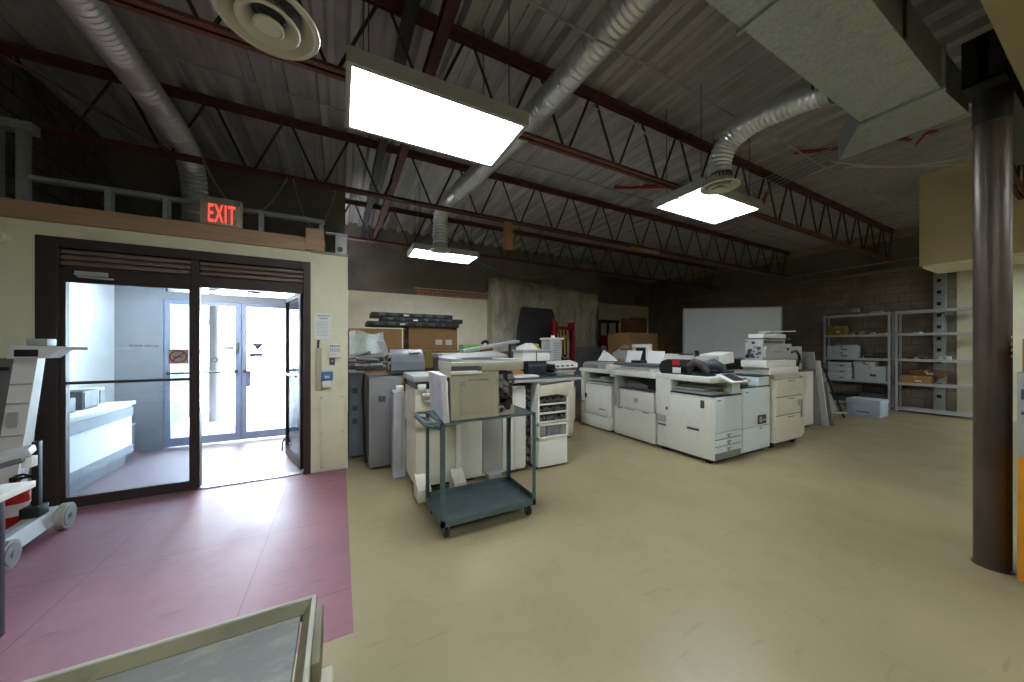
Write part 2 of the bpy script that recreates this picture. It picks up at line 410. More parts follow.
joist(6.8, -2.78, 11.6, -2.6, 'farthest open-web roof joist, close to the back wall')
# bridging channels running under the deck
for x, z, mm, lb in ((.66, 3.72, redsteel, 'red steel bridging channel over the largest ceiling light'), (.46, 3.9, darksteel, 'dark steel bridging channel beside the red one')):
    m = MB(); m.box(x-.045, x+.045, .1, 8.1, z, z+.008); m.box(x-.045, x-.037, .1, 8.1, z, z+.07); m.box(x+.037, x+.045, .1, 8.1, z, z+.07)
    tag(m.build('bridging_channel', mm, smooth=False), lb, 'steel channel')
for Y, z, a, b, lb in ((3.75, 3.85, -1.7, 11.5, 'thin steel rod strung under the deck above the exit sign side'), (1.75, 3.58, .1, 11.5, 'thin steel rod strung under the deck past the long silver duct')):
    m = MB(); m.tube([(a+(b-a)*k/24, Y, z+.012*sin(k*1.7)) for k in range(25)], .008, 6)
    tag(m.build('bridging_rod', wiregrey), lb, 'steel rod')
tag(MB().tube([(-2.75, 3.2, 3.62), (-2.2, 3.7, 3.55), (-1.5, 4.73, 3.46)], .013, 6).build('brace_rod', redsteel), 'slanted red brace rod in the dark upper left corner', 'steel rod')

# ------------------------------------------------------------------ flexible ducts
def corr(pts, r, name, label, n_per=28, seg=18, amp=.055, cat='duct'):
    P = [Vector(p) for p in pts]; L = [0]
    for a, b in zip(P, P[1:]): L.append(L[-1]+(b-a).length)
    N = int(L[-1]*n_per*1.7); out = []; rad = []; q = random.Random(len(label))
    for i in range(N+1):
        d = L[-1]*i/N; k = 0
        while k < len(L)-2 and d > L[k+1]: k += 1
        f = (d-L[k])/(L[k+1]-L[k])
        c0 = P[max(k-1, 0)]; c1 = P[k]; c2 = P[k+1]; c3 = P[min(k+2, len(P)-1)]
        p = .5*((2*c1)+(c2-c0)*f+(2*c0-5*c1+4*c2-c3)*f*f+(3*c1-c0-3*c2+c3)*f**3)
        out.append(p); rad.append(r*(1+amp*(1 if i % 2 else -.6)*q.uniform(.75, 1)))
    t = thing(name, label, cat, out[0])
    MB().tube(out, rad, seg).build('flexible_sleeve', foil, t)
    for e in (0, -1):
        d = (out[1]-out[0]).normalized() if e == 0 else (out[-1]-out[-2]).normalized()
        MB().cyl(out[e]-d*.03, out[e]+d*.03, r*1.05, 20).build('clamp_band', galv, t)
    return t
corr([(-1.49, .3, 3.74), (-1.49, 2, 3.72), (-1.5, 3.6, 3.70), (-1.5, 4.62, 3.66), (-1.5, 4.95, 3.55), (-1.5, 5.1, 3.3), (-1.5, 5.12, 2.85)], .115, 'flexible_duct', 'corrugated foil duct along the upper left, bending down behind the exit sign', 24)
corr([(1.72, .25, 3.76), (1.72, 1.5, 3.74), (1.66, 3.2, 3.71), (1.52, 4.6, 3.70), (1.44, 5.0, 3.66), (1.42, 5.2, 3.5), (1.42, 5.22, 3.2), (1.42, 5.22, 3.07)], .112, 'flexible_duct', 'long corrugated foil duct passing beside the largest ceiling light', 24)
corr([(3.25, 1.9, 3.06), (3.25, 1.9, 3.22), (3.25, 1.82, 3.38), (3.25, 1.6, 3.45), (3.25, 1.3, 3.42), (3.25, 1.10, 3.38)], .098, 'flexible_duct', 'short corrugated foil duct elbowing from the big rectangular duct to a diffuser', 30)
corr([(-.295, 1.885, 3.08), (-.295, 1.885, 3.3), (-.295, 1.75, 3.5), (-.295, 1.2, 3.6), (-.295, .3, 3.6)], .1, 'flexible_duct', 'corrugated foil duct feeding the nearest round ceiling diffuser', 24)
# spiral seam tape lines on left duct read as glints: handled by the foil itself
# big rectangular duct
t = thing('rectangular_duct', 'big galvanised rectangular duct hanging at the upper right', 'duct', (2, .8, 3.15))
MB().box(.4, 3.5, .62, 1.0, 3.15, 3.42, b=.004).build('duct_run', galv, t, smooth=False)
MB().hexa([(3.5, .62, 3.15), (4.5, .66, 3.34), (4.5, 1.45, 3.34), (3.5, 1.0, 3.15), (3.5, .62, 3.42), (4.5, .66, 3.6), (4.5, 1.45, 3.6), (3.5, 1.0, 3.42)]).build('transition', galv, t, smooth=False)
for x in (1.9, 3.5): MB().box(x-.012, x+.012, .6, 1.02, 3.13, 3.44).build('flange', galv, t, smooth=False)
for x in (1.2, 2.75):
    for y in (.61, 1.01): MB().box(x-.015, x+.015, y-.004, y+.004, 3.14, 4.17).build('hanger_strap', hanger, t, smooth=False)
m = MB(); m.cyl((3.25, 1.0, 3.37), (3.25, 1.06, 3.38), .105, 24); m.build('take_off_collar', galv, t)

# ------------------------------------------------------------------ ceiling lights and diffusers
def troffer(x0, x1, y0, y1, z, label, seam=False):
    t = thing('ceiling_light', label, 'light', ((x0+x1)/2, (y0+y1)/2, z), 'hanging fluorescent troffers')
    m = MB(); f = .03
    m.box(x0, x1, y0, y1, z+.012, z+.095, b=.003)
    m.box(x0, x1, y0, y0+f, z, z+.02); m.box(x0, x1, y1-f, y1, z, z+.02); m.box(x0, x0+f, y0+f, y1-f, z, z+.02); m.box(x1-f, x1, y0+f, y1-f, z, z+.02)
    m.build('housing', lgrey, t, smooth=False)
    MB().box(x0+f, x1-f, y0+f, y1-f, z+.003, z+.012).build('diffuser', LAMP, t, smooth=False)
    if seam: MB().box(x0+f, x1-f, (y0+y1)/2-.012, (y0+y1)/2+.012, z-.002, z+.006).build('divider', lgrey, t)
    for x in (x0+.12, x1-.12):
        for y in (y0+.08, y1-.08): MB().cyl((x, y, z+.09), (x, y, 4.18), .004, 6).build('hanger_wire', hanger, t)
    return t
troffer(.03, 1.21, 2.06, 2.70, 3.05, 'largest rectangular ceiling light, glowing white over the green cart')
troffer(3.2, 4.34, 2.05, 2.62, 3.05, 'square-looking ceiling light hanging over the white copiers at right', True)
troffer(1.05, 2.2, 5.48, 6.05, 3.05, 'smallest ceiling light, far back near the white wall', True)
# unseen lamps added outside the picture to brighten the room
for i, (x, y) in enumerate(((.9, -1.5), (-1.5, -.95), (4.2, -1.8), (7.4, -2.4), (10.3, -.1))):
    troffer(x-.6, x+.6, y-.3, y+.3, 3.05, 'unseen rectangular ceiling light added behind the camera, %s' % ('over the room centre', 'nearest the left block wall', 'under the soffit side', 'by the rear wall on the right', 'near the right wall past the bulkhead')[i])
def diffuser(x, y, z, r, label):
    t = thing('ceiling_diffuser', label, 'air diffuser', (x, y, z))
    k = r/.22
    def ring(a): return [(q*k, w*k) for q, w in a]
    MB().lathe(ring([(.135, .085), (.158, .035), (.185, .012), (.196, -.004), (.205, .004), (.22, 0), (.224, .006), (.205, .016), (.165, .045), (.14, .09), (.135, .085)]), (x, y, z), 40).build('outer_cone', diffw, t)
    MB().lathe(ring([(.07, .05), (.085, .012), (.115, -.016), (.13, -.022), (.137, -.014), (.12, .0), (.095, .024), (.078, .058), (.07, .05)]), (x, y, z), 36).build('middle_cone', diffw, t)
    MB().lathe(ring([(0, -.03), (.05, -.028), (.058, -.034), (.066, -.028), (.064, -.018), (.03, .01), (0, .014)]), (x, y, z), 30).build('centre_disc', diffw, t)
    m = MB(); m.cyl((x, y, z+.06*k), (x, y, z+.12), r*.62, 24)
    for a in range(4):
        d = Vector((cos(a*pi/2+.5), sin(a*pi/2+.5), 0)); c = Vector((x, y, z+.02)); m.cyl(c, c+d*r*.62+Vector((0, 0, .025)), .004, 6)
    m.build('neck', dgrey, t)
diffuser(-.295, 1.885, 2.96, .205, 'nearest round ceiling diffuser with stepped rings at the top of the room')
diffuser(3.25, 1.9, 2.99, .165, 'round diffuser at the edge of the ceiling light over the copiers')
diffuser(1.42, 5.22, 2.99, .165, 'small round diffuser in front of the farthest ceiling light')
# conduits, loose cables, red tags
for i in range(5):
    x = 5.75+i*.12
    tag(MB().tube([(x+.35, 4.4, 4.08), (x+.15, 3.2, 4.06), (x, 2.2, 4.06), (x-.1, .9, 4.06)], .012, 6).build('hanging_conduit', wiregrey),
        'one of the parallel grey conduits under the deck, right of the copier light', 'conduit', 'parallel conduits under the deck')
def sag(p, q, d, n=14):
    p = Vector(p); q = Vector(q); return [p.lerp(q, k/n)-Vector((0, 0, d*4*(k/n)*(1-k/n))) for k in range(n+1)]
tag(MB().tube(sag((5.95, 2.0, 4.0), (7.6, 1.05, 4.05), .12), .012, 6).build('hanging_cable', wirewhite), 'pale cable sagging below the deck toward the round column', 'cable')
tag(MB().tube(sag((6.4, 2.0, 4.03), (7.9, 1.2, 4.06), .02), .01, 6).build('hanging_cable', wirewhite), 'upper pale cable near the column, less slack than the lower one', 'cable')
tag(MB().tube(sag((7.5, 4.73, 3.44), (11.4, 4.73, 3.44), .03), .016, 6).build('hanging_conduit', wiregrey), 'pale conduit clipped under the roof joist at far right', 'conduit')
tag(MB().tube([(11.4, 4.73, 3.44), (11.44, 3.5, 3.46), (11.44, 2.2, 3.44)], .016, 6).build('hanging_conduit', wiregrey), 'pale conduit running along the right wall to the tan bulkhead', 'conduit')
tag(MB().tube(sag((2.2, 5.8, 3.1), (5.2, 6.8, 3.46), .3), .008, 6).build('hanging_cable', wiregrey), 'grey cable drooping from the farthest ceiling light', 'cable')
tag(MB().tube([(1.17, 2.8, 3.44), (1.6, 2.77, 3.44), (2.2, 2.75, 4.0), (2.9, 2.72, 4.05), (3.3, 2.7, 3.9)], .006, 6).build('hanging_cable', wirewhite), 'thin pale cable looping along the joist by the largest light', 'cable')
tag(MB().tube(sag((-1.3, 4.62, 3.46), (-.55, 4.66, 3.44), .5), .008, 6).build('hanging_cable', wiregrey), 'loose grey cable loop hanging right of the exit sign', 'cable')
tag(MB().tube(sag((-.5, 4.7, 3.46), (-.05, 4.75, 3.44), .55), .008, 6).build('hanging_cable', wiregrey), 'loose grey cable loop hanging over the beige panel end', 'cable')
def scrap(pts, w, label):
    m = MB(); pts = [(x, y, z-.012) for x, y, z in pts]
    for a, b in zip(pts, pts[1:]):
        a = Vector(a); b = Vector(b); d = (b-a); n = Vector((-d.y, d.x, 0)).normalized()*w*R.uniform(.5, 1)
        m.hexa([a-n, b-n*.6, b+n*.6, a+n, a-n+Vector((0, 0, .02)), b-n*.6+Vector((0, 0, .02)), b+n*.6+Vector((0, 0, .02)), a+n+Vector((0, 0, .02))])
    tag(m.build('hanging_membrane', redpaint, smooth=False), label, 'red membrane', 'torn red membrane on the deck')
scrap([(4.1, 4.15, 4.15), (4.35, 4.0, 4.13), (4.5, 3.9, 4.14), (4.9, 3.7, 4.15), (5.3, 3.45, 4.15)], .07, 'torn red membrane strip on the deck left of the copier light')
scrap([(5.6, 2.25, 4.15), (5.8, 2.05, 4.13), (6.0, 1.9, 4.14), (6.3, 1.8, 4.15)], .05, 'torn red membrane strip under the deck right of the foil elbow')
scrap([(6.1, 1.6, 4.15), (6.4, 1.45, 4.13), (6.6, 1.42, 4.15)], .05, 'torn red membrane strip beside the hanging red flap')
scrap([(6.5, 1.36, 4.02), (6.53, 1.27, 4.14), (6.62, 1.22, 4.15)], .07, 'hanging red membrane flap near the column top')
scrap([(6.5, 3.2, 4.15), (6.55, 3.1, 3.95), (6.5, 3.0, 4.12)], .05, 'red membrane flap beside the parallel conduits')
tag(bx(2.32, 2.46, 4.7, 4.76, 3.02, 3.45, b=.003).build('hanging_block', wood), 'short raw wood post hanging under a roof joist', 'wood block')
tag(bx(5.15, 5.9, 4.68, 4.78, 3.40, 3.448, b=.003).build('hanging_board', wood), 'raw wood board fixed under the joist at centre', 'wood board')
tag(bx(4.36, 4.9, 2.62, 2.76, 3.38, 3.448, b=.003).build('hanging_board', wood), 'raw wood board at the right end of the copier light', 'wood board')


# ------------------------------------------------------------------ storefront: fixed frame, sliding leaf, open leaf
t = thing('door_1', None, None, (-1.3, 4.46, 0)); struct(t)
m = MB()
m.box(-2.33, -2.20, 4.41, 4.56, 0, 2.42, b=.004); m.box(-.37, -.30, 4.41, 4.56, 0, 2.42, b=.004); m.box(-2.2, -.37, 4.41, 4.56, 2.33, 2.42, b=.004)
m.box(-2.2, -.37, 4.44, 4.52, 2.06, 2.17, b=.003); m.box(-1.325, -1.27, 4.42, 4.54, 2.06, 2.33, b=.003); m.box(-1.325, -1.27, 4.45, 4.52, .02, 2.06)
m.build('door_frame', bronze, t, smooth=False)
for a, b in ((-2.2, -1.325), (-1.27, -.37)):
    m = MB()
    for k in range(3): m.box(a, b, 4.435+.004*k, 4.475+.004*k, 2.18+k*.052, 2.18+k*.052+.036, b=.008)
    m.box(a, b, 4.48, 4.5, 2.17, 2.33)
    m.build('louvre_panel', slatm, t)
m = MB(); m.box(-2.2, -.37, 4.44, 4.52, 0, .012); m.build('threshold', steel, t)
s_ = MB()
s_.box(-2.2, -2.165, 4.435, 4.475, .01, 2.06); s_.box(-1.345, -1.285, 4.435, 4.475, .01, 2.06); s_.box(-2.165, -1.345, 4.435, 4.475, .01, .105); s_.box(-2.165, -1.345, 4.435, 4.475, 2.03, 2.06); s_.box(-2.19, -1.3, 4.428, 4.45, 1.115, 1.14)
leaf = s_.build('sliding_leaf', bronze, t, smooth=False)
MB().box(-2.165, -1.345, 4.452, 4.458, .105, 2.03).build('glass', gl, leaf, smooth=False)
m = MB(); m.box(-2.1, -1.9, 4.40, 4.43, 2.09, 2.13, b=.006); m.tube([(-2.08, 4.405, 2.08), (-1.9, 4.39, 2.07), (-1.86, 4.41, 2.075)], .008, 6); m.build('closer', lgrey, leaf)
# no smoking sticker on the sliding leaf
st = thing('no_smoking_sticker', 'square no smoking sticker with red ring on the sliding door glass', 'sign', (-1.43, 4.449, 1.35))
MB().box(-1.505, -1.355, 4.4485, 4.4515, 1.285, 1.425).build('backing', mat('sticker_back', (196, 186, 178), .6), st)
m = MB(); c = Vector((-1.43, 4.447, 1.355))
m.tube([c+Vector((.062*cos(a*pi/16), 0, .058*sin(a*pi/16))) for a in range(33)], .005, 6, cap=False); m.tube([c+Vector((-.043, 0, -.04)), c+Vector((.043, 0, .04))], .0045, 6)
m.build('ring', redpaint, st)
m = MB(); m.box(-1.47, -1.395, 4.4465, 4.4485, 1.345, 1.355); m.tube([(-1.395, 4.447, 1.36), (-1.385, 4.447, 1.375), (-1.395, 4.447, 1.39)], .002, 5); m.build('cigarette', ink, st)
m = MB()
for x, z in ((-1.62, 1.46), (-1.73, 1.465)): m.box(x-.045, x+.045, 4.4492, 4.4512, z-.008, z+.006)
tag(m.build('tape_strip', paper), 'two short pale tape strips stuck across the sliding door glass', 'tape')
# open leaf swung into the vestibule
t = thing('door_2', None, None, (-.40, 4.55, 0)); struct(t)
a0 = Vector((-.395, 4.56, 0)); a1 = Vector((-.64, 5.36, 0)); d = (a1-a0); n = Vector((d.y, -d.x, 0)).normalized()*.02
def leafbar(m, u0, u1, z0, z1, th=1):
    p = a0+d*u0; q = a0+d*u1; w = n*th
    m.hexa([p-w+Vector((0, 0, z0)), q-w+Vector((0, 0, z0)), q+w+Vector((0, 0, z0)), p+w+Vector((0, 0, z0)), p-w+Vector((0, 0, z1)), q-w+Vector((0, 0, z1)), q+w+Vector((0, 0, z1)), p+w+Vector((0, 0, z1))])
m = MB(); leafbar(m, 0, .07, .02, 2.1); leafbar(m, .93, 1, .02, 2.1); leafbar(m, .07, .93, .02, .14); leafbar(m, .07, .93, 2.04, 2.1)
lf = m.build('leaf_frame', bronze, t, smooth=False)
m = MB(); leafbar(m, .07, .93, .14, 2.04, .15); m.build('glass', gl, t, smooth=False)
m = MB(); p = a0+d*.1+n*-2.5; q = a0+d*.9+n*-2.5
m.tube([p+Vector((0, 0, 1.1)), q+Vector((0, 0, 1.1))], .014, 8); m.tube([a0+d*.85-n+Vector((0, 0, 1.1)), a0+d*.85-n*4+Vector((0, 0, 1.09)), a0+d*.95-n*5+Vector((0, 0, 1.07))], .012, 8)
m.build('push_bar', steel, t)
m = MB(); m.box(-.62, -.45, 4.57, 4.62, 2.10, 2.14, b=.005); m.tube([(-.5, 4.6, 2.1), (-.95, 4.75, 2.08), (-.6, 5.0, 2.09)], .01, 6); m.build('closer_arm', lgrey, t)
m = MB(); m.tube([a1+Vector((-.02, 0, .22)), a1+Vector((-.05, -.01, .16)), a1+Vector((-.05, -.01, .05))], .01, 6); m.build('foot_stop', rubber, t)
# outer double doors
t = thing('door_3', None, None, (-1.36, 6.46, 0)); struct(t)
m = MB(); m.box(-2.28, -2.22, 6.42, 6.52, 0, 2.4); m.box(-.5, -.44, 6.42, 6.52, 0, 2.4); m.box(-2.22, -.5, 6.42, 6.52, 2.13, 2.24); m.box(-2.22, -.5, 6.42, 6.52, 2.36, 2.4)
m.build('door_frame', vestgrey, t, smooth=False)
MB().box(-2.22, -.5, 6.468, 6.474, 2.24, 2.36).build('transom_glass', gl2, t, smooth=False)
for a, b, h in ((-2.22, -1.365, 1), (-1.355, -.5, -1)):
    m = MB(); m.box(a, a+.065, 6.44, 6.49, .02, 2.13); m.box(b-.065, b, 6.44, 6.49, .02, 2.13); m.box(a+.065, b-.065, 6.44, 6.49, .02, .14); m.box(a+.065, b-.065, 6.44, 6.49, 2.07, 2.13)
    lf = m.build('door_leaf', mat('outer_bronze', (140, 150, 176), .45, .1), t, smooth=False)
    MB().box(a+.065, b-.065, 6.463, 6.468, .14, 2.07).build('glass', gl2, lf, smooth=False)
    m = MB(); m.box(a+.03, b-.03, 6.40, 6.42, 1.06, 1.085, b=.004); m.box(a+.03, a+.07, 6.42, 6.44, 1.05, 1.1); m.box(b-.07, b-.03, 6.42, 6.44, 1.05, 1.1); m.build('push_bar', dgrey, lf)
    if h == 1:
        MB().box(b-.005, b+.012, 6.43, 6.50, .02, 2.13).build('astragal', MATS['outer_bronze'], lf)
        m = MB(); m.box(b-.055, b-.015, 6.42, 6.44, 1.36, 1.52, b=.006); m.build('lock', steel, lf)
        text('lettering', 'T O R Y', .105, mat('letter_grey', (84, 84, 94), .8), lf, (-1.72, 6.459, 1.25), FACE_CAM, mirror=True, bold=.004)
        MB().box(-1.56, -1.45, 6.459, 6.462, 1.40, 1.46).build('decal', lgrey, lf)
    else:
        m = MB(); m.prism([(-1.24, 1.51), (-1.07, 1.51), (-1.155, 1.40)], 'y', 6.459, 6.462); m.box(-1.26, -1.08, 6.459, 6.462, 1.30, 1.35); m.build('decal', mat('decal_mauve', (66, 60, 84), .8), lf)
        MB().box(a+.07, a+.12, 6.41, 6.44, .84, 1.06).build('lock_cover', mat('lock_violet', (110, 114, 160), .5), lf)
t = thing('ceiling_light', 'added flat light in the vestibule ceiling above the counter', 'light', (-1.9, 5.5, 2.4))  # unseen lamp, added to lift the vestibule walls, counter and floor
MB().box(-2.5, -1.3, 5.2, 5.8, 2.395, 2.42, b=.004).build('housing', lgrey, t); MB().box(-2.46, -1.34, 5.24, 5.76, 2.389, 2.396).build('diffuser', LAMP, t, smooth=False)
# counter in the vestibule with boxes on it
t = thing('reception_counter', 'white counter along the vestibule left wall with grey band and toe kick', 'counter', (-2.5, 5.3, 0))
MB().box(-2.69, -2.3, 4.6, 5.82, .2, .74).build('front_panel', vestwhite, t, smooth=False)
MB().box(-2.695, -2.27, 4.58, 5.84, .74, .78, b=.006).build('worktop', vestwhite, t)
MB().box(-2.31, -2.285, 4.6, 5.82, .60, .71).build('band', vestgrey, t, smooth=False)
MB().box(-2.31, -2.285, 4.6, 5.82, .15, .24).build('band', vestgrey, t, smooth=False)
MB().box(-2.69, -2.35, 4.62, 5.8, 0, .2).build('toe_kick', vestgrey, t, smooth=False)
def vbox(x0, x1, y0, y1, h, mt, label):
    t = thing('desk_speaker', label, 'speaker', ((x0+x1)/2, (y0+y1)/2, .78))
    MB().box(x0, x1, y0, y1, .78, .78+h, b=.008).build('body', mt, t)
    MB().box(x1, x1+.006, y0+.02, y1-.02, .8, .76+h).build('grille', dgrey, t)
vbox(-2.6, -2.42, 4.95, 5.1, .15, dgrey, 'small dark box nearest on the vestibule counter')
vbox(-2.62, -2.42, 5.2, 5.45, .2, dgrey, 'larger dark box in the middle of the vestibule counter')
vbox(-2.6, -2.44, 5.5, 5.62, .2, vestwhite, 'narrow white box at the far end of the vestibule counter')
t = thing('waste_bin', 'pale upright box standing on the vestibule floor past the counter', 'bin', (-2.5, 6.1, .003))
MB().box(-2.6, -2.42, 6.0, 6.2, .003, .42, b=.01).build('body', lgrey, t); MB().box(-2.61, -2.41, 5.99, 6.21, .42, .44, b=.005).build('rim', white, t)
# a pale post outside
tag(MB().cyl((-2.2, 8.5, -.01), (-2.2, 8.5, 3.2), .09, 16).build('canopy_post', vestgrey), 'pale round post outside beyond the glass doors', 'post')

# ------------------------------------------------------------------ things on the entrance wall
t = thing('exit_sign', 'exit sign with glowing red letters standing on the tan board', 'exit sign', (-1.09, 4.48, 2.70))
MB().box(-1.255, -.925, 4.40, 4.47, 2.702, 2.985, b=.008).build('housing', exitbody, t)
m = MB(); m.cyl((-1.23, 4.405, 2.965), (-1.23, 4.375, 2.955), .022, 14); m.cyl((-.955, 4.405, 2.945), (-.955, 4.375, 2.94), .022, 14); m.build('lamp_head', steel, t)
text('lettering', 'EXIT', .265, exitred, t, (-1.085, 4.397, 2.81), FACE_CAM @ Matrix(((.37, 0, 0), (0, 1, 0), (0, 0, 1))), depth=.003, bold=.002, space=1.14)
t = thing('stud_railing', 'galvanised stud frame on top of the entrance wall', 'stud frame', (-1.3, 4.56, 2.71))
m = MB(); m.box(-2.43, -.17, 4.525, 4.6, 2.93, 2.965); m.build('top_track', galv, t, smooth=False)
for x in (-1.95, -1.55, -.78, -.2): MB().box(x-.02, x+.02, 4.525, 4.595, 2.70, 2.93).build('stud', galv, t, smooth=False)
t = thing('stud_assembly', 'taller dark stud frame at the far left above the entrance wall', 'stud frame', (-2.6, 4.6, 2.7))
for x in (-2.47, -2.62): MB().box(x-.025, x+.025, 4.52, 4.6, 2.70, 3.34).build('stud', galv, t, smooth=False)
MB().box(-2.79, -2.40, 4.51, 4.61, 3.34, 3.42).build('header', galv, t, smooth=False)
t = thing('beige_panel', 'beige board leaning upright on the wall top right of the exit sign', 'board', (-.24, 4.48, 2.7))
MB().box(-.345, -.165, 4.375, 4.402, 2.556, 2.80, b=.004).build('board', tanwood, t); MB().box(-.345, -.205, 4.402, 4.5, 2.702, 2.72).build('cleat', galv, t)
t = thing('alarm_siren', 'white boxed siren at the corner end of the entrance wall top', 'siren', (.0, 4.47, 2.555))
MB().box(-.05, .07, 4.43, 4.52, 2.556, 2.78, b=.006).build('housing', shelfpaint, t)
m = MB(); m.cyl((.0, 4.432, 2.61), (.0, 4.415, 2.61), .028, 18); m.build('speaker_cone', dgrey, t)
MB().box(-.15, .08, 4.43, 4.5, 2.782, 2.80).build('bracket', galv, t)
t = thing('paper_notice', 'printed paper notice taped on the wall right of the doorway', 'notice', (-.175, 4.418, 1.69))
MB().box(-.26, -.09, 4.416, 4.419, 1.54, 1.845).build('sheet', paper, t)
m = MB(); q = random.Random(5)
m.box(-.24, -.105, 4.4145, 4.4162, 1.805, 1.82); m.box(-.215, -.13, 4.4145, 4.4162, 1.775, 1.79)
for k in range(11): m.box(-.245, -.105-q.uniform(0, .03), 4.4148, 4.4162, 1.74-k*.016, 1.744-k*.016)
m.build('printed_lines', mat('faint_ink', (168, 168, 172), .7), t)
t = thing('intercom', 'white wall keypad with a dark display and dark key switch below', 'keypad', (-.06, 4.4, 1.39))
MB().box(-.125, .01, 4.39, 4.42, 1.345, 1.475, b=.004).build('housing', white, t); MB().box(-.11, -.0, 4.386, 4.392, 1.455, 1.468).build('display', dgrey, t)
m = MB()
for k in range(5): m.box(-.105+k*.022, -.092+k*.022, 4.386, 4.391, 1.395, 1.44)
m.build('key_rows', lgrey, t); MB().box(-.13, .015, 4.385, 4.42, 1.33, 1.345, b=.003).build('ledge', white, t)
MB().box(-.11, -.055, 4.395, 4.42, 1.24, 1.32, b=.008).build('key_switch', dgrey, t); MB().cyl((-.083, 4.397, 1.285), (-.083, 4.388, 1.285), .016, 14).build('key_barrel', steel, t)
t = thing('conduit_strip', 'slim pale cover strip with a black cable clip on the wall', 'cable cover', (-.22, 4.4, 1.0))
MB().box(-.255, -.19, 4.395, 4.42, .95, 1.44, b=.004).build('cover', beige, t); m = MB(); m.tube([(-.225, 4.41, 1.44), (-.225, 4.39, 1.48), (-.22, 4.40, 1.53)], .012, 8); m.build('cable_clip', dgrey, t)
t = thing('soap_dispenser', 'blue and white dispenser box on the wall under the keypad', 'dispenser', (-.14, 4.39, .985))
MB().box(-.195, -.075, 4.36, 4.42, 1.06, 1.165, b=.015).build('blue_cover', bluem, t); MB().box(-.185, -.085, 4.365, 4.42, .985, 1.06, b=.01).build('tray', white, t)
MB().box(-.16, -.11, 4.355, 4.362, 1.09, 1.12, b=.004).build('badge', white, t)
t = thing('access_panel', 'plain cream access board screwed low on the wall end', 'panel', (-.085, 4.41, .03))
MB().box(-.205, .035, 4.405, 4.421, .03, .89, b=.004).build('board', wallcream, t)
m = MB()
for x in (-.19, .02):
    for z in (.06, .45, .86): m.cyl((x, 4.406, z), (x, 4.401, z), .006, 8)
m.build('screw', dgrey, t)
t = thing('smoke_detector', 'round white detector high on the wall left of the doorway', 'detector', (-2.51, 4.4, 2.36))
m = MB(); m.cyl((-2.51, 4.42, 2.37), (-2.51, 4.395, 2.37), .05, 24); m.cyl((-2.51, 4.396, 2.37), (-2.51, 4.38, 2.37), .035, 20, r2=.03); m.build('body', wallcream, t)
MB().cyl((-2.53, 4.381, 2.375), (-2.53, 4.376, 2.375), .006, 8).build('test_button', dgrey, t)

# ------------------------------------------------------------------ left edge: desk, rolling base, stand, extinguisher
t = thing('white_desk', 'white topped desk with navy legs cut by the left picture edge', 'desk', (-1.9, 2.7, .0015))
MB().box(-2.75, -1.42, 2.0, 2.70, .715, .75, b=.006).build('desktop', white, t)
for x, y in ((-1.52, 2.64), (-1.52, 2.06), (-2.69, 2.64), (-2.69, 2.06)):
    m = MB(); m.box(x-.02, x+.02, y-.02, y+.02, .0015, .715, b=.003); m.build('leg', navy, t)
m = MB(); m.box(-2.67, -1.54, 2.63, 2.65, .66, .70); m.box(-2.67, -1.54, 2.05, 2.07, .66, .70); m.build('apron', navy, t)
t = thing('grey_scanner_arm', 'grey hooded device arm leaning over the far edge of the white desk', 'device', (-1.7, 2.62, .75))
m = MB(); m.xf = Matrix.Translation((-1.56, 2.72, .865)) @ Matrix.Rotation(.35, 4, 'Z') @ Matrix.Rotation(-.22, 4, 'Y')
m.box(-.13, .11, -.06, .08, -.01, .03, b=.012); m.build('hood', lgrey, t)
m = MB(); m.xf = Matrix.Translation((-1.56, 2.72, .865)) @ Matrix.Rotation(.35, 4, 'Z') @ Matrix.Rotation(-.22, 4, 'Y'); m.box(-.12, .08, -.062, .06, -.035, -.01, b=.008); m.build('hood_underside', dgrey, t)
m = MB(); m.tube([(-1.74, 2.6, .776), (-1.70, 2.64, .83), (-1.56, 2.73, .865)], .022, 8); m.box(-1.9, -1.72, 2.5, 2.66, .7505, .775, b=.006); m.build('arm', dgrey, t)
MB().box(-1.49, -1.45, 2.73, 2.77, .81, .868, b=.006).build('latch', white, t)
t = thing('keyboard', 'dark keyboard at the left picture edge on the white desk', 'keyboard', (-1.9, 2.35, .75))
MB().box(-2.2, -1.52, 2.28, 2.44, .75, .768, b=.004).build('case', dgrey, t)
m = MB()
for i in range(20):
    for j in range(4): m.box(-2.18+i*.032, -2.155+i*.032, 2.295+j*.034, 2.32+j*.034, .768, .775)
m.build('keys', black, t, smooth=False)
t = thing('paper_stack', 'curled white paper leaning against devices at the left edge of the desk', 'paper', (-1.95, 2.55, .75))
m = MB(); m.grid(10, 4, lambda u, v: (-2.3+u*.3, 2.52+v*.16, .752+.16*sin(u*pi)**.7*(1-.3*v)), .002); m.build('sheet', paper, t)
t = thing('rolling_base', 'pale grey floor bar with two large wheels beside the sliding door', 'rolling base', (-2.0, 3.7, .0015))
B0 = Vector((-2.0, 3.46, .11)); B1 = Vector((-2.045, 4.02, .11)); dd = (B1-B0).normalized(); nn = Vector((dd.y, -dd.x, 0))
def beam(m, p, q, w, h0, h1, ch=.03):
    for _ in (0,):
        m.hexa([p-nn*w+Vector((0, 0, h0)), q-nn*w+Vector((0, 0, h0)), q+nn*w+Vector((0, 0, h0)), p+nn*w+Vector((0, 0, h0)), p-nn*(w-ch)+Vector((0, 0, h1)), q-nn*(w-ch)+Vector((0, 0, h1)), q+nn*(w-ch)+Vector((0, 0, h1)), p+nn*(w-ch)+Vector((0, 0, h1))])
m = MB(); beam(m, B0, B1, .075, -.03, .07); m.build('bar', lgrey, t, smooth=False)
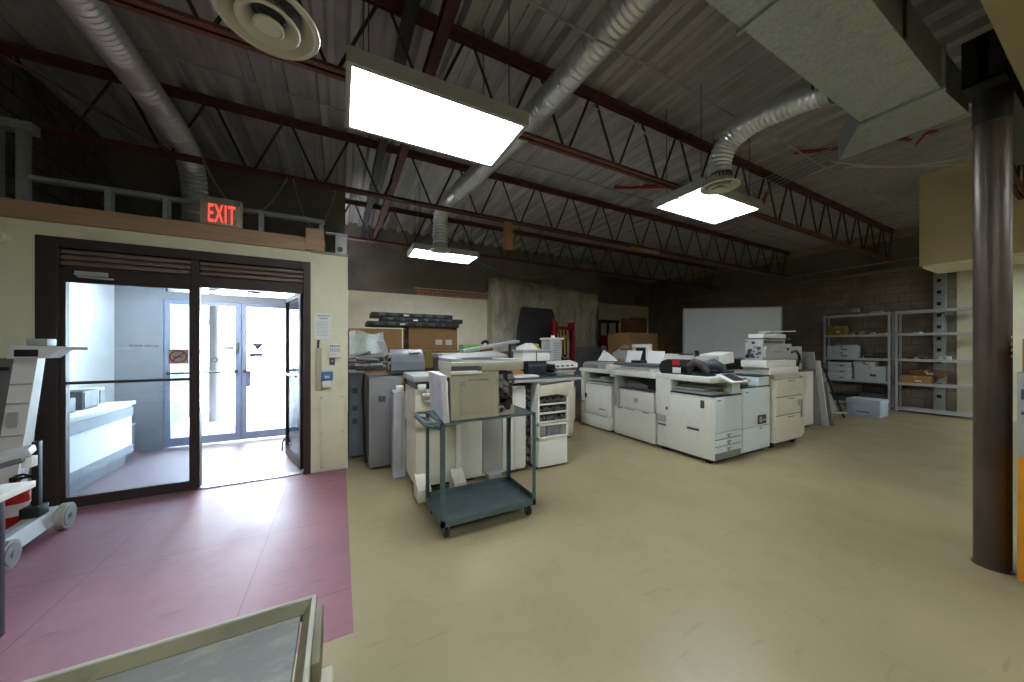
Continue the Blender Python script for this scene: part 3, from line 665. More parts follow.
for p in (Vector((-1.925, 3.42, .095)), Vector((-1.95, 3.99, .1015))):
    m = MB(); m.mi = 0; ax = nn
    m.cyl(p-ax*.022, p+ax*.022, p.z-.003, 30); m.mi = 1; m.cyl(p+ax*.022, p+ax*.028, p.z-.025, 26); m.mi = 2; m.cyl(p+ax*.028, p+ax*.033, .02, 14)
    m.build('wheel', [mat('wheel_tread', (150, 150, 138), .6), grey, steel], t)
t = thing('upright_stand', 'tall white slanted stand with a flat top rail by the entrance wall', 'stand', (-2.17, 4.12, .0015))
m = MB(); m.hexa([(-2.41, 4.08, .0015), (-2.29, 4.08, .0015), (-2.29, 4.2, .0015), (-2.41, 4.2, .0015), (-2.27, 4.1, 1.36), (-2.15, 4.1, 1.36), (-2.15, 4.18, 1.36), (-2.27, 4.18, 1.36)]); m.build('post', white, t, smooth=False)
for z in (.75, 1.0, 1.15): MB().box(-2.405+.103*z, -2.295+.103*z, 4.072+.014*z, 4.084+.014*z, z, z+.012).build('trim_line', lgrey, t, smooth=False)
MB().box(-2.29, -2.24, 4.076, 4.09, .82, .94).build('cover_plate', lgrey, t, smooth=False)
m = MB(); m.hexa([(-2.28, 4.05, 1.36), (-2.08, 4.05, 1.36), (-2.08, 4.2, 1.36), (-2.28, 4.2, 1.36), (-2.26, 4.05, 1.46), (-1.98, 4.05, 1.45), (-1.98, 4.2, 1.45), (-2.26, 4.2, 1.46)]); m.box(-2.02, -1.88, 4.1, 4.14, 1.425, 1.45, b=.008); m.build('head', white, t, smooth=False)
MB().box(-2.24, -2.12, 4.042, 4.052, 1.375, 1.43, b=.004).build('head_window', black, t)
MB().box(-2.2, -2.09, 4.08, 4.18, 1.46, 1.515, b=.005).build('knob_block', lgrey, t)
t = thing('grey_cabinet', 'grey tall cabinet edge at the far left beside the white stand', 'cabinet', (-2.5, 4.25, .0015))
MB().box(-2.75, -2.32, 4.22, 4.38, .0015, 1.36, b=.008).build('body', grey, t); MB().box(-2.42, -2.36, 4.212, 4.222, 1.26, 1.29, b=.006).build('handle', black, t)
t = thing('fire_extinguisher', 'red fire extinguisher with white label standing behind the rolling base', 'fire extinguisher', (-2.21, 3.92, .0015))
cx, cy = -2.205, 4.0
MB().lathe([(0, 0), (.066, .0), (.07, .01), (.07, .33), (.062, .365), (.035, .395), (.022, .405), (.022, .425), (0, .425)], (cx, cy, .0015), 28).build('cylinder', redm, t)
m = MB(); m.lathe([(.0712, .17), (.0715, .18), (.0715, .25), (.0712, .26)], (cx, cy, .0015), 28); m.build('label', paper, t)
m = MB(); m.box(cx-.02, cx+.02, cy-.03, cy+.03, .42, .46, b=.006); m.tube([(cx, cy, .46), (cx+.05, cy-.03, .475), (cx+.11, cy-.06, .46)], .009, 6); m.build('valve', black, t)
m = MB(); m.tube([(cx+.02, cy, .44), (cx+.10, cy-.02, .45), (cx+.13, cy-.03, .36), (cx+.1, cy-.04, .24), (cx+.06, cy-.06, .15)], .011, 8); m.build('hose', rubber, t)
t = thing('fire_extinguisher', 'thin black clamp post standing on the rolling base bar', 'post', (-2.05, 3.85, .0015))
m = MB(); m.box(-2.045, -2.01, 3.84, 3.88, .1815, .74, b=.004); m.box(-2.085, -1.985, 3.8, 3.9, .1815, .26, b=.01); m.build('post', black, t)
t.name = 'clamp_post'

# foreground tray cart
t = thing('tray_cart', 'grey plastic tray cart with raised lip in the near foreground', 'cart', (-.7, .6, 0))
MB().box(-1.34, -.09, .26, 1.0, .752, .766).build('tray', traygrey, t)
TX0, TX1, TY0, TY1 = -1.37, -.055, .24, 1.03
m = MB()
m.box(TX0, TX1, TY1-.012, TY1, .748, .788, b=.004); m.box(TX0, TX1, TY0, TY0+.012, .748, .788, b=.004); m.box(TX1-.012, TX1, TY0, TY1, .748, .788, b=.004); m.box(TX0, TX0+.012, TY0, TY1, .748, .788, b=.004)
m.build('lip', traylip, t)
m = MB(); w_ = .024
m.prism([(TY1-.012, .785), (TY1-.012, .75), (TY1-.012-w_, .75), (TY1-.012-w_, .768)], 'x', TX0+.012, TX1-.012)
m.prism([(TY0+.012, .785), (TY0+.012, .75), (TY0+.012+w_, .75), (TY0+.012+w_, .768)], 'x', TX0+.012, TX1-.012)
m.prism([(TX1-.012, .785), (TX1-.012, .75), (TX1-.012-w_*.7, .75), (TX1-.012-w_*.7, .768)], 'y', TY0+.012, TY1-.012)
m.prism([(TX0+.012, .785), (TX0+.012, .75), (TX0+.012+w_, .75), (TX0+.012+w_, .768)], 'y', TY0+.012, TY1-.012)
m.build('inner_slope', trayolive, t, smooth=False)
for x, y in ((-.14, .94), (-.14, .33), (-1.3, .94), (-1.3, .33)):
    m = MB(); m.box(x-.03, x+.03, y-.03, y+.03, .14, .755, b=.01); m.build('leg', beige, t)
    m = MB(); m.cyl((x-.018, y, .065), (x+.018, y, .065), .064, 22); m.box(x-.025, x+.025, y-.03, y+.03, .1, .145); m.build('caster', rubber, t)
MB().box(-1.36, -.08, .25, 1.01, .2, .235, b=.01).build('lower_shelf', traygrey, t)
MB().box(-.055, -.038, .80, .98, .70, .79, b=.005).build('edge_clamp', trayolive, t); MB().box(-.07, -.015, .80, .89, .64, .70, b=.006).build('edge_bracket', beige, t); MB().box(-.06, -.02, .82, .86, .22, .64, b=.004).build('side_post', dgrey, t)

tag(bx(3.6, 4.1, -.3, .34, 1.3005, 1.5, b=.005).build('brown_carton', card), 'brown carton on the orange and grey cabinet behind the column', 'box')
# right edge: orange cabinet
t = thing('orange_cabinet', 'orange and grey cabinet just visible behind the round column', 'cabinet', (3.9, 0, 0))
MB().box(3.57, 4.2, -.4, .355, .06, .80, b=.008).build('body', orangem, t); MB().box(3.57, 4.2, -.4, .355, .80, 1.3, b=.008).build('upper_body', lgrey, t)
m = MB()
for y in (-.33, .28):
    for x in (3.63, 4.14): m.cyl((x, y, 0), (x, y, .06), .025, 12)
m.build('foot', black, t)
m = MB(); m.box(3.56, 3.572, -.3, .34, 1.05, 1.07); m.box(3.558, 3.572, .28, .34, 1.14, 1.2); m.build('panel_line', dgrey, t)

# ------------------------------------------------------------------ green cart and the copier on it
t = thing('steel_cart', 'dark green steel two-shelf cart carrying a beige copier', 'cart', (1.03, 2.55, 0))
cx0, cx1, cy0, cy1 = .665, 1.49, 2.42, 2.92
def traydeck(z, nm, lip=.045):
    m = MB(); m.box(cx0, cx1, cy0, cy1, z, z+.004)
    m.box(cx0, cx1, cy0, cy0+.004, z-lip*.6, z+lip*.5); m.box(cx0, cx1, cy1-.004, cy1, z-lip*.6, z+lip); m.box(cx0, cx0+.004, cy0, cy1, z-lip*.6, z+lip*.5); m.box(cx1-.004, cx1, cy0, cy1, z-lip*.6, z+lip)
    return m.build(nm, cartgreen, t, smooth=False)
traydeck(.125, 'lower_shelf'); traydeck(.8765, 'upper_shelf', .012)
for x, sx in ((cx0, 1), (cx1, -1)):
    for y, sy in ((cy0, 1), (cy1, -1)):
        m = MB(); m.box(x, x+sx*.032, y, y+sy*.004, .10, .885); m.box(x, x+sx*.004, y, y+sy*.032, .10, .885); m.build('post', cartgreen, t, smooth=False)
        m = MB(); m.mi = 0; c = Vector((x+sx*.05, y+sy*.05, .042)); m.cyl(c-Vector((.014, 0, 0)), c+Vector((.014, 0, 0)), .041, 24); m.mi = 1
        m.box(c.x-.024, c.x+.024, c.y-.025, c.y+.025, .088, .124, b=.004); m.box(c.x-.024, c.x-.018, c.y-.018, c.y+.018, .035, .09); m.box(c.x+.018, c.x+.024, c.y-.018, c.y+.018, .035, .09)
        m.build('caster', [rubber, steel], t)
m = MB(); m.tube([(cx0, cy0+.02, .88), (cx0-.10, cy0+.03, .888), (cx0-.115, cy0+.2, .888), (cx0-.10, cy1-.05, .888), (cx0, cy1-.02, .88)], .012, 8)
m.hexa([(cx0-.115, cy0+.04, .86), (cx0, cy0+.01, .83), (cx0, cy1-.02, .83), (cx0-.115, cy1-.06, .86), (cx0-.115, cy0+.04, .87), (cx0, cy0+.01, .84), (cx0, cy1-.02, .84), (cx0-.115, cy1-.06, .87)])
m.build('push_handle', cartgreen, t)
# copier on the cart
t = thing('desktop_copier', 'beige desktop copier with open lid standing on the green cart', 'copier', (.98, 2.5, .9))
ZB = .9035
MB().box(.715, 1.10, 2.335, 2.66, ZB, 1.265, b=.008).build('body', beige, t)
MB().box(.785, 1.06, 2.329, 2.337, .945, 1.15, b=.004).build('rear_cover', mat('beige_cover', (170, 166, 146), .5, var=.03), t)
m = MB()
for k in range(4): m.box(.783, .83, 2.3305, 2.335, 1.14+k*.014, 1.147+k*.014)
m.box(.85, 1.01, 2.3305, 2.335, 1.19, 1.208)
m.build('rating_label', mat('label_grey', (150, 146, 130), .6), t)
# exposed interior on the right side
m = MB(); m.box(1.10, 1.24, 2.37, 2.65, ZB, 1.25, b=.003); o_ = m.build('side_frame', darksteel, t)
m = MB(); q = random.Random(11)
for k in range(26):
    x = q.uniform(1.11, 1.22); z = q.uniform(.93, 1.21); s = q.uniform(.012, .033); m.box(x-s, min(x+s, 1.24), 2.355, 2.373, z-s*.7, z+s*.7, b=.003)
m.build('gear_train', [grey], o_)
m = MB()
for k in range(8):
    x = q.uniform(1.12, 1.22); z = q.uniform(.95, 1.2); m.cyl((x, 2.346, z), (x, 2.37, z), q.uniform(.015, .028), 14)
m.build('gears', black, o_)
m = MB(); m.box(1.10, 1.25, 2.36, 2.38, ZB, .98, b=.004); m.build('base_plate', beige, o_)
# scanner head, platen and open lid
MB().box(.715, 1.31, 2.31, 2.70, 1.265, 1.335, b=.01).build('scanner_head', beige, t)
MB().box(.71, .945, 2.30, 2.33, 1.245, 1.27, b=.005).build('front_ledge', white, t); MB().box(.71, .925, 2.305, 2.32, 1.274, 1.306).build('operation_panel', dgrey, t)
MB().box(.91, .945, 2.302, 2.32, 1.255, 1.30, b=.003).build('hinge_cover', dgrey, t)
MB().box(.80, 1.20, 2.345, 2.66, 1.335, 1.339).build('platen_glass', navy, t)
m = MB(); m.box(.72, .80, 2.33, 2.69, 1.333, 1.362, b=.006); m.box(.80, 1.30, 2.325, 2.345, 1.333, 1.343, b=.003); m.box(1.20, 1.30, 2.345, 2.69, 1.333, 1.35, b=.005); m.build('platen_frame', lgrey, t)
m = MB(); m.hexa([(.78, 2.67, 1.336), (1.36, 2.69, 1.35), (1.36, 3.0, 1.39), (.78, 2.98, 1.345), (.78, 2.67, 1.35), (1.36, 2.69, 1.37), (1.36, 3.0, 1.41), (.78, 2.98, 1.365)]); m.build('lid', grey, t, smooth=False)
# tilted side door on the left
m = MB(); m.hexa([(.655, 2.30, ZB), (.695, 2.30, ZB), (.695, 2.58, ZB+.09), (.625, 2.58, ZB+.09), (.63, 2.32, 1.245), (.68, 2.32, 1.238), (.695, 2.62, 1.25), (.62, 2.62, 1.255)])
sd = m.build('side_door', mat('lilac_white', (206, 206, 216), .4), t, smooth=False)
MB().box(.66, .68, 2.29, 2.306, ZB+.05, 1.2, b=.003).build('edge_strip', white, sd)
MB().box(.695, .717, 2.37, 2.62, .93, 1.22).build('hinge_frame', darksteel, t)
for c_ in t.children_recursive: c_.data.transform(Matrix.Scale(1.0407, 4))
t.location = (1.02, 2.602, .8776+.0037)

# ------------------------------------------------------------------ row behind the cart
t = thing('office_copier', 'tall cream copier behind the left end of the green cart', 'copier', (.83, 3.45, 0))
MB().box(.63, 1.09, 3.17, 3.68, .12, .68, b=.012).build('lower_body', cream, t); MB().box(.62, 1.09, 3.15, 3.68, .685, 1.05, b=.012).build('upper_body', cream, t)
MB().box(.64, 1.08, 3.16, 3.67, 1.05, 1.12).build('paper_gap', dgrey, t); MB().box(.60, 1.09, 3.13, 3.70, 1.12, 1.18, b=.012).build('top_deck', lgrey, t)
m = MB(); m.box(.64, .72, 3.13, 3.17, 1.04, 1.1, b=.006); m.box(.68, .85, 3.12, 3.2, .985, 1.01, b=.004); m.box(.7, .85, 3.13, 3.2, .93, .95, b=.004); m.build('output_tray', white, t)
MB().box(.63, .86, 3.135, 3.16, 1.085, 1.105, b=.004).build('slot', black, t)
for x in (.69, 1.03):
    m = MB(); m.hexa([(x-.07, 3.0, .05), (x+.05, 3.0, .05), (x+.05, 3.2, .05), (x-.07, 3.2, .05), (x-.07, 3.02, .15), (x+.05, 3.02, .15), (x+.05, 3.19, .26), (x-.07, 3.19, .26)])
    m.build('stabiliser_foot', cream, t, smooth=False)
m = MB()
for x in (.69, 1.02):
    for y in (3.12, 3.6): m.cyl((x-.015, y, .035), (x+.015, y, .035), .034, 16); m.box(x-.02, x+.02, y-.02, y+.02, .06, .125)
m.box(.65, 1.07, 3.2, 3.66, .09, .12); m.build('caster_base', rubber, t)
MB().box(1.01, 1.06, 3.14, 3.16, .25, .68, b=.006).build('vertical_rib', white, t)
t = thing('paper_feed_unit', 'white three-panel feed unit behind the right end of the green cart', 'feed unit', (1.53, 3.6, 0))
MB().box(1.13, 1.93, 3.37, 3.95, .03, .98, b=.01).build('body', white, t)
for a, b, mt in ((1.14, 1.38, white), (1.385, 1.62, lgrey), (1.625, 1.77, white), (1.775, 1.925, white)): MB().box(a, b, 3.35, 3.372, .06, .96, b=.006).build('panel', mt, t)
m = MB()
for x in (1.25, 1.8): m.box(x-.05, x+.05, 3.4, 3.9, 0, .03)
m.build('foot', black, t); MB().box(1.42, 1.58, 3.27, 3.4, .02, .07, b=.01).build('floor_pad', lgrey, t)

# stripped copier with internals facing the aisle
t = thing('stripped_copier', 'copier with its front stripped open, showing black roller racks', 'copier', (2.26, 3.6, 0))
MB().box(2.06, 2.48, 3.29, 3.85, .03, .36, b=.006).build('drawer_front', white, t)
m = MB(); m.box(2.05, 2.075, 3.28, 3.86, .36, 1.02); m.box(2.465, 2.49, 3.28, 3.86, .36, .85); m.box(2.05, 2.49, 3.84, 3.86, .36, 1.02); m.box(2.05, 2.49, 3.28, 3.32, .36, .38); m.box(2.05, 2.49, 3.28, 3.32, .515, .54); m.box(2.05, 2.49, 3.3, 3.84, .515, .525)
m.build('frame', white, t, smooth=False)
m = MB(); m.box(2.09, 2.45, 3.40, 3.8, .38, .51, b=.01); m.box(2.09, 2.2, 3.34, 3.42, .38, .5, b=.01); m.box(2.21, 2.23, 3.3, 3.4, .38, .5); m.build('toner_bay', lgrey, t)
for k in range(3):
    z = .55+k*.105
    m = MB(); m.box(2.075, 2.465, 3.30, 3.82, z, z+.085, b=.006); rk = m.build('roller_rack', blacksteel, t)
    m = MB(); m.box(2.075, 2.465, 3.285, 3.30, z-.004, z+.022, b=.003)
    for j in range(12): m.box(2.085+j*.032, 2.10+j*.032, 3.27, 3.29, z+.005, z+.018)
    m.build('white_rail', white, rk)
    m = MB(); q = random.Random(k)
    for j in range(9):
        x = 2.1+j*.042; m.cyl((x, 3.275, z+.05), (x, 3.30, z+.05), q.uniform(.008, .02), 10)
        if q.random() < .6: m.box(x-.015, x+.012, 3.275, 3.30, z+.06, z+.08)
    m.build('rollers', steel, rk)
m = MB(); m.hexa([(2.06, 3.27, .87), (2.48, 3.27, .89), (2.48, 3.4, .89), (2.06, 3.4, .87), (2.06, 3.27, .99), (2.56, 3.25, 1.03), (2.56, 3.4, 1.03), (2.06, 3.4, .99)]); m.build('upper_cover', cream, t, smooth=False)
m = MB(); q = random.Random(21)
m.box(1.955, 2.05, 3.45, 3.86, .03, 1.0)
sf = m.build('side_frame', darksteel, t)
m = MB()
for k in range(40):
    y = q.uniform(3.46, 3.84); z = q.uniform(.08, .95); s = q.uniform(.012, .04); m.box(1.94, 1.957, y-s, y+s, z-s*.8, z+s*.8, b=.003)
for k in range(30):
    x = q.uniform(1.965, 2.04); z = q.uniform(.08, .95); s = q.uniform(.008, .025); m.box(x-s, x+s, 3.43, 3.455, z-s, z+s, b=.002)
m.build('brackets', grey, sf)
m = MB()
for k in range(9):
    y = q.uniform(3.5, 3.8); z = q.uniform(.2, .9); m.cyl((1.93, y, z), (1.957, y, z), q.uniform(.02, .04), 14)
m.tube([(2.0, 3.44, .9), (1.98, 3.42, .7), (2.02, 3.42, .5), (1.99, 3.43, .3)], .006, 6); m.tube([(2.02, 3.44, .85), (2.0, 3.42, .6), (1.98, 3.42, .42)], .005, 6)
m.build('gears', black, sf)
m = MB(); m.box(2.05, 2.5, 3.35, 3.8, 0, .03); m.build('plinth', black, t)
m = MB(); m.box(1.70, 1.9, 3.38, 3.6, .982, 1.0); m.hexa([(1.70, 3.32, .985), (1.9, 3.32, .985), (1.9, 3.35, .985), (1.70, 3.35, .985), (1.70, 3.33, 1.0), (1.9, 3.33, 1.0), (1.9, 3.36, 1.0), (1.70, 3.36, 1.0)]); tag(m.build('paper_catch', white), 'small white catch tray on top of the white three-panel feed unit', 'tray')
# long slab across the stripped copier
t = thing('scanner_slab', 'long dark scanner bed lying across the stripped copier and feed unit', 'scanner bed', (2.2, 3.6, 1.03))
MB().box(1.75, 2.72, 3.3, 4.05, 1.036, 1.085, b=.008).build('bed', dgrey, t); MB().box(1.8, 2.66, 3.36, 3.98, 1.085, 1.09).build('glass_top', tealdark, t); MB().box(1.75, 2.72, 3.285, 3.302, 1.04, 1.07, b=.003).build('front_trim', lgrey, t)
t = thing('printed_tray', 'small white tray with keys lying on the dark scanner bed', 'tray', (1.95, 3.5, 1.09))
MB().box(1.78, 2.1, 3.33, 3.5, 1.091, 1.115, b=.005).build('tray', white, t)
m = MB()
for k in range(8): m.box(1.8+k*.035, 1.825+k*.035, 3.36, 3.46, 1.115, 1.122, b=.002)
m.build('keys', lgrey, t)
t = thing('carton', 'dark navy carton on the scanner bed under the white lidded box', 'box', (2.3, 3.8, 1.09))
MB().box(2.14, 2.42, 3.66, 3.9, 1.091, 1.27, b=.004).build('body', navy, t); MB().box(2.145, 2.415, 3.655, 3.662, 1.2, 1.23).build('band', dgrey, t)
t = thing('lidded_box', 'white box with a dark lid edge stacked on the navy carton', 'box', (2.2, 3.8, 1.27))
MB().box(2.06, 2.46, 3.64, 3.92, 1.271, 1.39, b=.005).build('body', white, t); MB().box(2.045, 2.475, 3.625, 3.935, 1.39, 1.415, b=.004).build('lid', lgrey, t); MB().box(2.245, 2.255, 3.632, 3.642, 1.271, 1.39).build('seam', dgrey, t)
m = MB(); m.hexa([(2.07, 3.66, 1.416), (2.3, 3.66, 1.416), (2.3, 3.86, 1.416), (2.07, 3.86, 1.416), (2.1, 3.66, 1.5), (2.2, 3.66, 1.5), (2.3, 3.86, 1.43), (2.07, 3.86, 1.45)]); tag(m.build('folded_paper', paper, smooth=False), 'crumpled folded white paper on top of the lidded box', 'paper')
tag(MB().prism([(1.78, 1.091), (2.05, 1.091), (2.03, 1.15), (1.9, 1.2), (1.8, 1.16)], 'y', 3.6, 3.75).build('toner_hopper', wood, smooth=False), 'orange brown hopper piece beside the navy carton', 'hopper')
# beige cabinet holding the back clutter
t = thing('storage_cabinet', 'beige cabinet hidden behind the stripped copier, covered in clutter', 'cabinet', (2.9, 4.6, 0))
MB().box(2.3, 3.3, 4.2, 4.9, .04, 1.06, b=.008).build('body', beige, t); MB().box(2.28, 3.32, 4.18, 4.92, 1.06, 1.085, b=.004).build('top', lgrey, t); MB().box(2.35, 3.25, 4.25, 4.85, 0, .04).build('plinth', black, t); MB().box(2.32, 3.28, 4.185, 4.2, .1, 1.0, b=.004).build('door', cream, t)
t = thing('tower_unit', 'slim upright pale tower with a louvred front on the back clutter', 'tower', (2.85, 4.5, 1.085))
MB().box(2.97, 3.2, 4.4, 4.65, 1.086, 1.57, b=.01).build('body', lgrey, t); MB().box(2.95, 3.24, 4.38, 4.67, 1.57, 1.60, b=.008).build('cap', white, t); MB().cyl((3.1, 4.5, 1.60), (3.1, 4.5, 1.64), .03, 14).build('knob', white, t)
m = MB()
for k in range(9): m.box(3.05, 3.18, 4.392, 4.402, 1.2+k*.038, 1.215+k*.038)
m.build('louvres', grey, t)
t = thing('yellow_toy_box', 'crumpled yellow and white bag of parts left of the pale tower', 'bag', (2.6, 4.6, 1.085))
m = MB(); q = random.Random(4)
for k in range(9):
    x = 2.74+q.uniform(0, .14); z = 1.1+q.uniform(0, .36); y = 4.5+q.uniform(0, .15); s = q.uniform(.05, .08); m.mi = 0 if q.random() < .7 else 1; m.box(x-s, x+s, y-s, y+s, max(1.086, z-s), z+s, b=.02, rot=Matrix.Rotation(q.uniform(-.5, .5), 3, 'Y') if z-s > 1.12 else None)
m.build('bag', [yellowm, paper], t)
t.name = 'parts_bag'
t = thing('paper_tray', 'white paper tray unit lying flat right of the pale tower', 'tray', (2.95, 3.95, 1.085))
MB().box(2.9, 3.28, 4.2, 4.36, 1.0865, 1.12, b=.006).build('base', grey, t)
m = MB(); m.hexa([(2.86, 4.16, 1.12), (3.34, 4.16, 1.13), (3.34, 4.37, 1.16), (2.86, 4.37, 1.16), (2.86, 4.16, 1.18), (3.34, 4.16, 1.2), (3.34, 4.37, 1.24), (2.86, 4.37, 1.22)]); m.build('tray', white, t, smooth=False)
m = MB()
for k in range(4): m.box(2.93+k*.09, 2.98+k*.09, 4.15, 4.165, 1.145+k*.003, 1.165+k*.003)
m.build('slots', dgrey, t)
m = MB(); m.tube([(2.45, 3.9, 1.13), (2.55, 3.7, 1.14), (2.68, 3.85, 1.13), (2.66, 3.98, 1.15), (2.55, 3.95, 1.16), (2.5, 3.8, 1.18), (2.6, 3.72, 1.18)], .035, 8); tag(m.build('cable_coil', black), 'black cable coil on the end of the scanner bed', 'cable')
# low cream machine between stripped copier and third white copier
t = thing('low_copier', 'low cream machine with a sloping bin top behind the stripped copier', 'copier', (3.5, 5.2, 0))
MB().box(3.05, 3.93, 4.96, 5.6, .06, .66, b=.012).build('body', cream, t); MB().box(3.1, 3.9, 5.0, 5.55, 0, .06).build('plinth', black, t)
MB().box(3.04, 3.94, 4.95, 5.61, .66, .70, b=.008).build('top_band', lgrey, t)
m = MB(); m.hexa([(3.2, 4.97, .70), (3.9, 4.97, .70), (3.9, 5.55, .70), (3.2, 5.55, .70), (3.35, 5.05, .88), (3.9, 5.05, .92), (3.9, 5.5, .92), (3.35, 5.5, .88)]); m.build('bin_hood', cream, t, smooth=False)

# ------------------------------------------------------------------ white copiers facing the aisle
t = thing('office_copier', 'white copier nearest in the aisle with paper drawers on its narrow end', 'copier', (4.35, 2.9, 0))
MB().box(4.05, 4.63, 2.44, 3.25, .05, .83, b=.008).build('body', white, t)
MB().box(4.04, 4.05, 2.46, 3.1, .10, .79, b=.006).build('side_cover', white, t)
MB().box(4.04, 4.64, 2.43, 3.2, .83, .85, b=.004).build('dark_seam', tealdark, t)
MB().box(4.07, 4.62, 2.425, 2.44, .39, .82, b=.006).build('front_door', cool, t)
for k in range(3):
    dz = .315-k*.085
    d_ = MB().box(4.07, 4.62, 2.422, 2.44, dz-.005, dz+.07, b=.005).build('drawer', cool, t)
    MB().box(4.30, 4.38, 2.415, 2.424, dz+.03, dz+.045, b=.004).build('handle', grey, d_); MB().box(4.31, 4.345, 2.414, 2.4225, dz+.008, dz+.02).build('size_label', dgrey, d_); MB().box(4.07, 4.62, 2.424, 2.44, dz+.07, dz+.075).build('seam', grey, t)
MB().box(4.07, 4.62, 2.43, 2.46, .06, .135, b=.004).build('base_tray', grey, t)
m = MB(); m.box(4.12, 4.58, 2.46, 3.2, .02, .06); m.box(4.08, 4.14, 2.5, 2.56, 0, .03); m.box(4.55, 4.6, 2.5, 2.56, 0, .03); m.box(4.08, 4.14, 3.12, 3.2, 0, .03); m.build('plinth', black, t)
m = MB(); m.box(4.025, 4.2, 3.03, 3.255, .5, 1.0, b=.006); m.build('left_tower', white, t); MB().box(4.2, 4.62, 3.2, 3.255, .85, 1.0).build('rear_wall', white, t)
MB().box(4.036, 4.052, 3.11, 3.24, .40, .49, b=.002).build('side_vent', lgrey, t); MB().box(4.035, 4.052, 3.11, 3.23, .345, .37, b=.002).build('side_label', grey, t); MB().box(4.033, 4.042, 2.62, 2.78, .38, .41, b=.003).build('grip', dgrey, t)
MB().box(4.033, 4.042, 2.55, 2.60, .68, .78, b=.003).build('vent_slot', dgrey, t); MB().box(4.018, 4.03, 3.06, 3.085, .58, .62, b=.003).build('switch', black, t)
m = MB(); m.box(4.07, 4.62, 2.5, 3.2, .85, .875, b=.004); m.box(4.10, 4.62, 2.6, 3.18, .885, .91, b=.006); m.box(4.2, 4.6, 2.5, 3.1, .92, .935, b=.004); m.build('output_tray', lgrey, t)
m = MB(); m.box(4.3, 4.34, 2.47, 2.56, .875, .95, b=.01); m.build('tray_tab', mat('olive_tab', (120, 116, 60), .5), t)
MB().box(4.44, 4.62, 2.44, 2.72, .85, 1.0, b=.006).build('right_post', cool, t)
MB().box(4.04, 4.66, 2.47, 3.27, 1.0, 1.075, b=.01).build('scanner_head', white, t); MB().box(4.1, 4.6, 2.55, 3.22, 1.075, 1.082).build('platen', tealdark, t)
m = MB(); m.xf = Matrix.Translation((4.40, 2.42, 1.055)) @ Matrix.Rotation(.42, 4, 'X'); m.mi = 1; m.box(-.19, .17, -.11, .10, -.012, .012, b=.006); m.mi = 0; m.box(-.10, .13, -.09, .085, .012, .016)
m.build('control_panel', [navy, white], t)
MB().box(4.10, 4.17, 2.421, 2.427, .783, .795).build('maker_plate', grey, t)
t = thing('finisher_unit', 'pale blue-white side unit with one dark slot, right of the nearest white copier', 'finisher', (5.0, 2.8, 0))
MB().box(4.66, 5.35, 2.45, 3.2, .05, .9, b=.008).build('body', cool, t); MB().box(4.68, 5.345, 2.435, 2.452, .06, .37, b=.005).build('lower_door', cool, t); MB().box(4.68, 5.345, 2.437, 2.451, .369, .377).build('seam', grey, t); MB().box(4.68, 5.345, 2.435, 2.452, .375, .89, b=.005).build('upper_door', cool, t)
MB().box(5.03, 5.24, 2.428, 2.437, .40, .52, b=.004).build('slot', black, t)
m = MB(); m.box(5.06, 5.12, 2.425, 2.43, .42, .5); m.box(5.14, 5.22, 2.425, 2.43, .44, .46); m.build('slot_parts', lgrey, t); MB().box(5.08, 5.12, 2.43, 2.437, .335, .35).build('tag', dgrey, t)
MB().box(4.65, 5.36, 2.44, 3.2, .9, .915, b=.003).build('dark_seam', tealdark, t); MB().box(5.08, 5.35, 2.45, 2.9, .915, 1.04, b=.008).build('raised_box', cool, t); MB().box(5.07, 5.36, 2.44, 2.92, 1.04, 1.055, b=.003).build('box_lid', tealdark, t)
MB().box(4.72, 5.3, 2.5, 3.15, 0, .05).build('plinth', black, t)
MB().box(4.73, 4.80, 2.431, 2.437, .843, .855).build('maker_plate', grey, t)
def stack(x0, x1, y0, y1, z, n, h, name, label, cat, mt, mt2):
    t = thing(name, label, cat, ((x0+x1)/2, (y0+y1)/2, z)); q = random.Random(int(x0*100+n)); zz = z
    for k in range(n):
        a, b = q.uniform(-.06, .06), q.uniform(-.05, .05); hh = h*q.uniform(.6, 1.2)
        MB().box(x0+a, x1+a, y0+b, y1+b, zz, zz+hh, b=.006).build('sheet', mt if k % 2 == 0 else mt2, t); zz += hh
    return zz
stack(4.74, 5.0, 2.52, 2.8, .917, 5, .022, 'cartridge_pile', 'messy pile of dark cartridges on the pale blue side unit', 'cartridges', dgrey, mat('pinkish', (150, 132, 132), .6))
zt = stack(4.74, 5.3, 2.95, 3.4, 1.058, 1, .03, 'glass_plate', 'dark teal scanner plate lying across the side unit', 'plate', tealdark, tealdark)
stack(4.74, 5.15, 3.16, 3.42, 1.09, 3, .028, 'panel_pile', 'stacked dark and pale panels behind the control screen', 'panels', tealdark, lgrey)
# clutter on the nearest white copier
t = thing('black_hood', 'black rounded hood with a red latch and white tag on the nearest white copier', 'hood', (4.2, 3.1, 1.083))
m = MB(); m.prism([(2.93, 1.083), (3.22, 1.083), (3.25, 1.17), (3.2, 1.25), (3.1, 1.28), (2.95, 1.27), (2.9, 1.17)], 'x', 4.08, 4.36); m.build('hood', black, t)
MB().box(4.066, 4.08, 2.92, 3.02, 1.2, 1.285, b=.006).build('latch', redm, t); MB().box(4.07, 4.082, 2.90, 3.02, 1.095, 1.17, b=.002).build('tag', paper, t)
m = MB()
m.tube([(4.15, 2.82, 1.10), (4.15, 2.82, 1.19), (4.17, 2.76, 1.25), (4.2, 2.69, 1.22), (4.22, 2.63, 1.12), (4.22, 2.62, 1.095)], [.02, .05, .055, .055, .045, .02], 14)
tag(m.build('bent_hose', mat('brown_black', (58, 50, 48), .5)), 'curved brown-black moulded hose next to the black hood', 'hose')
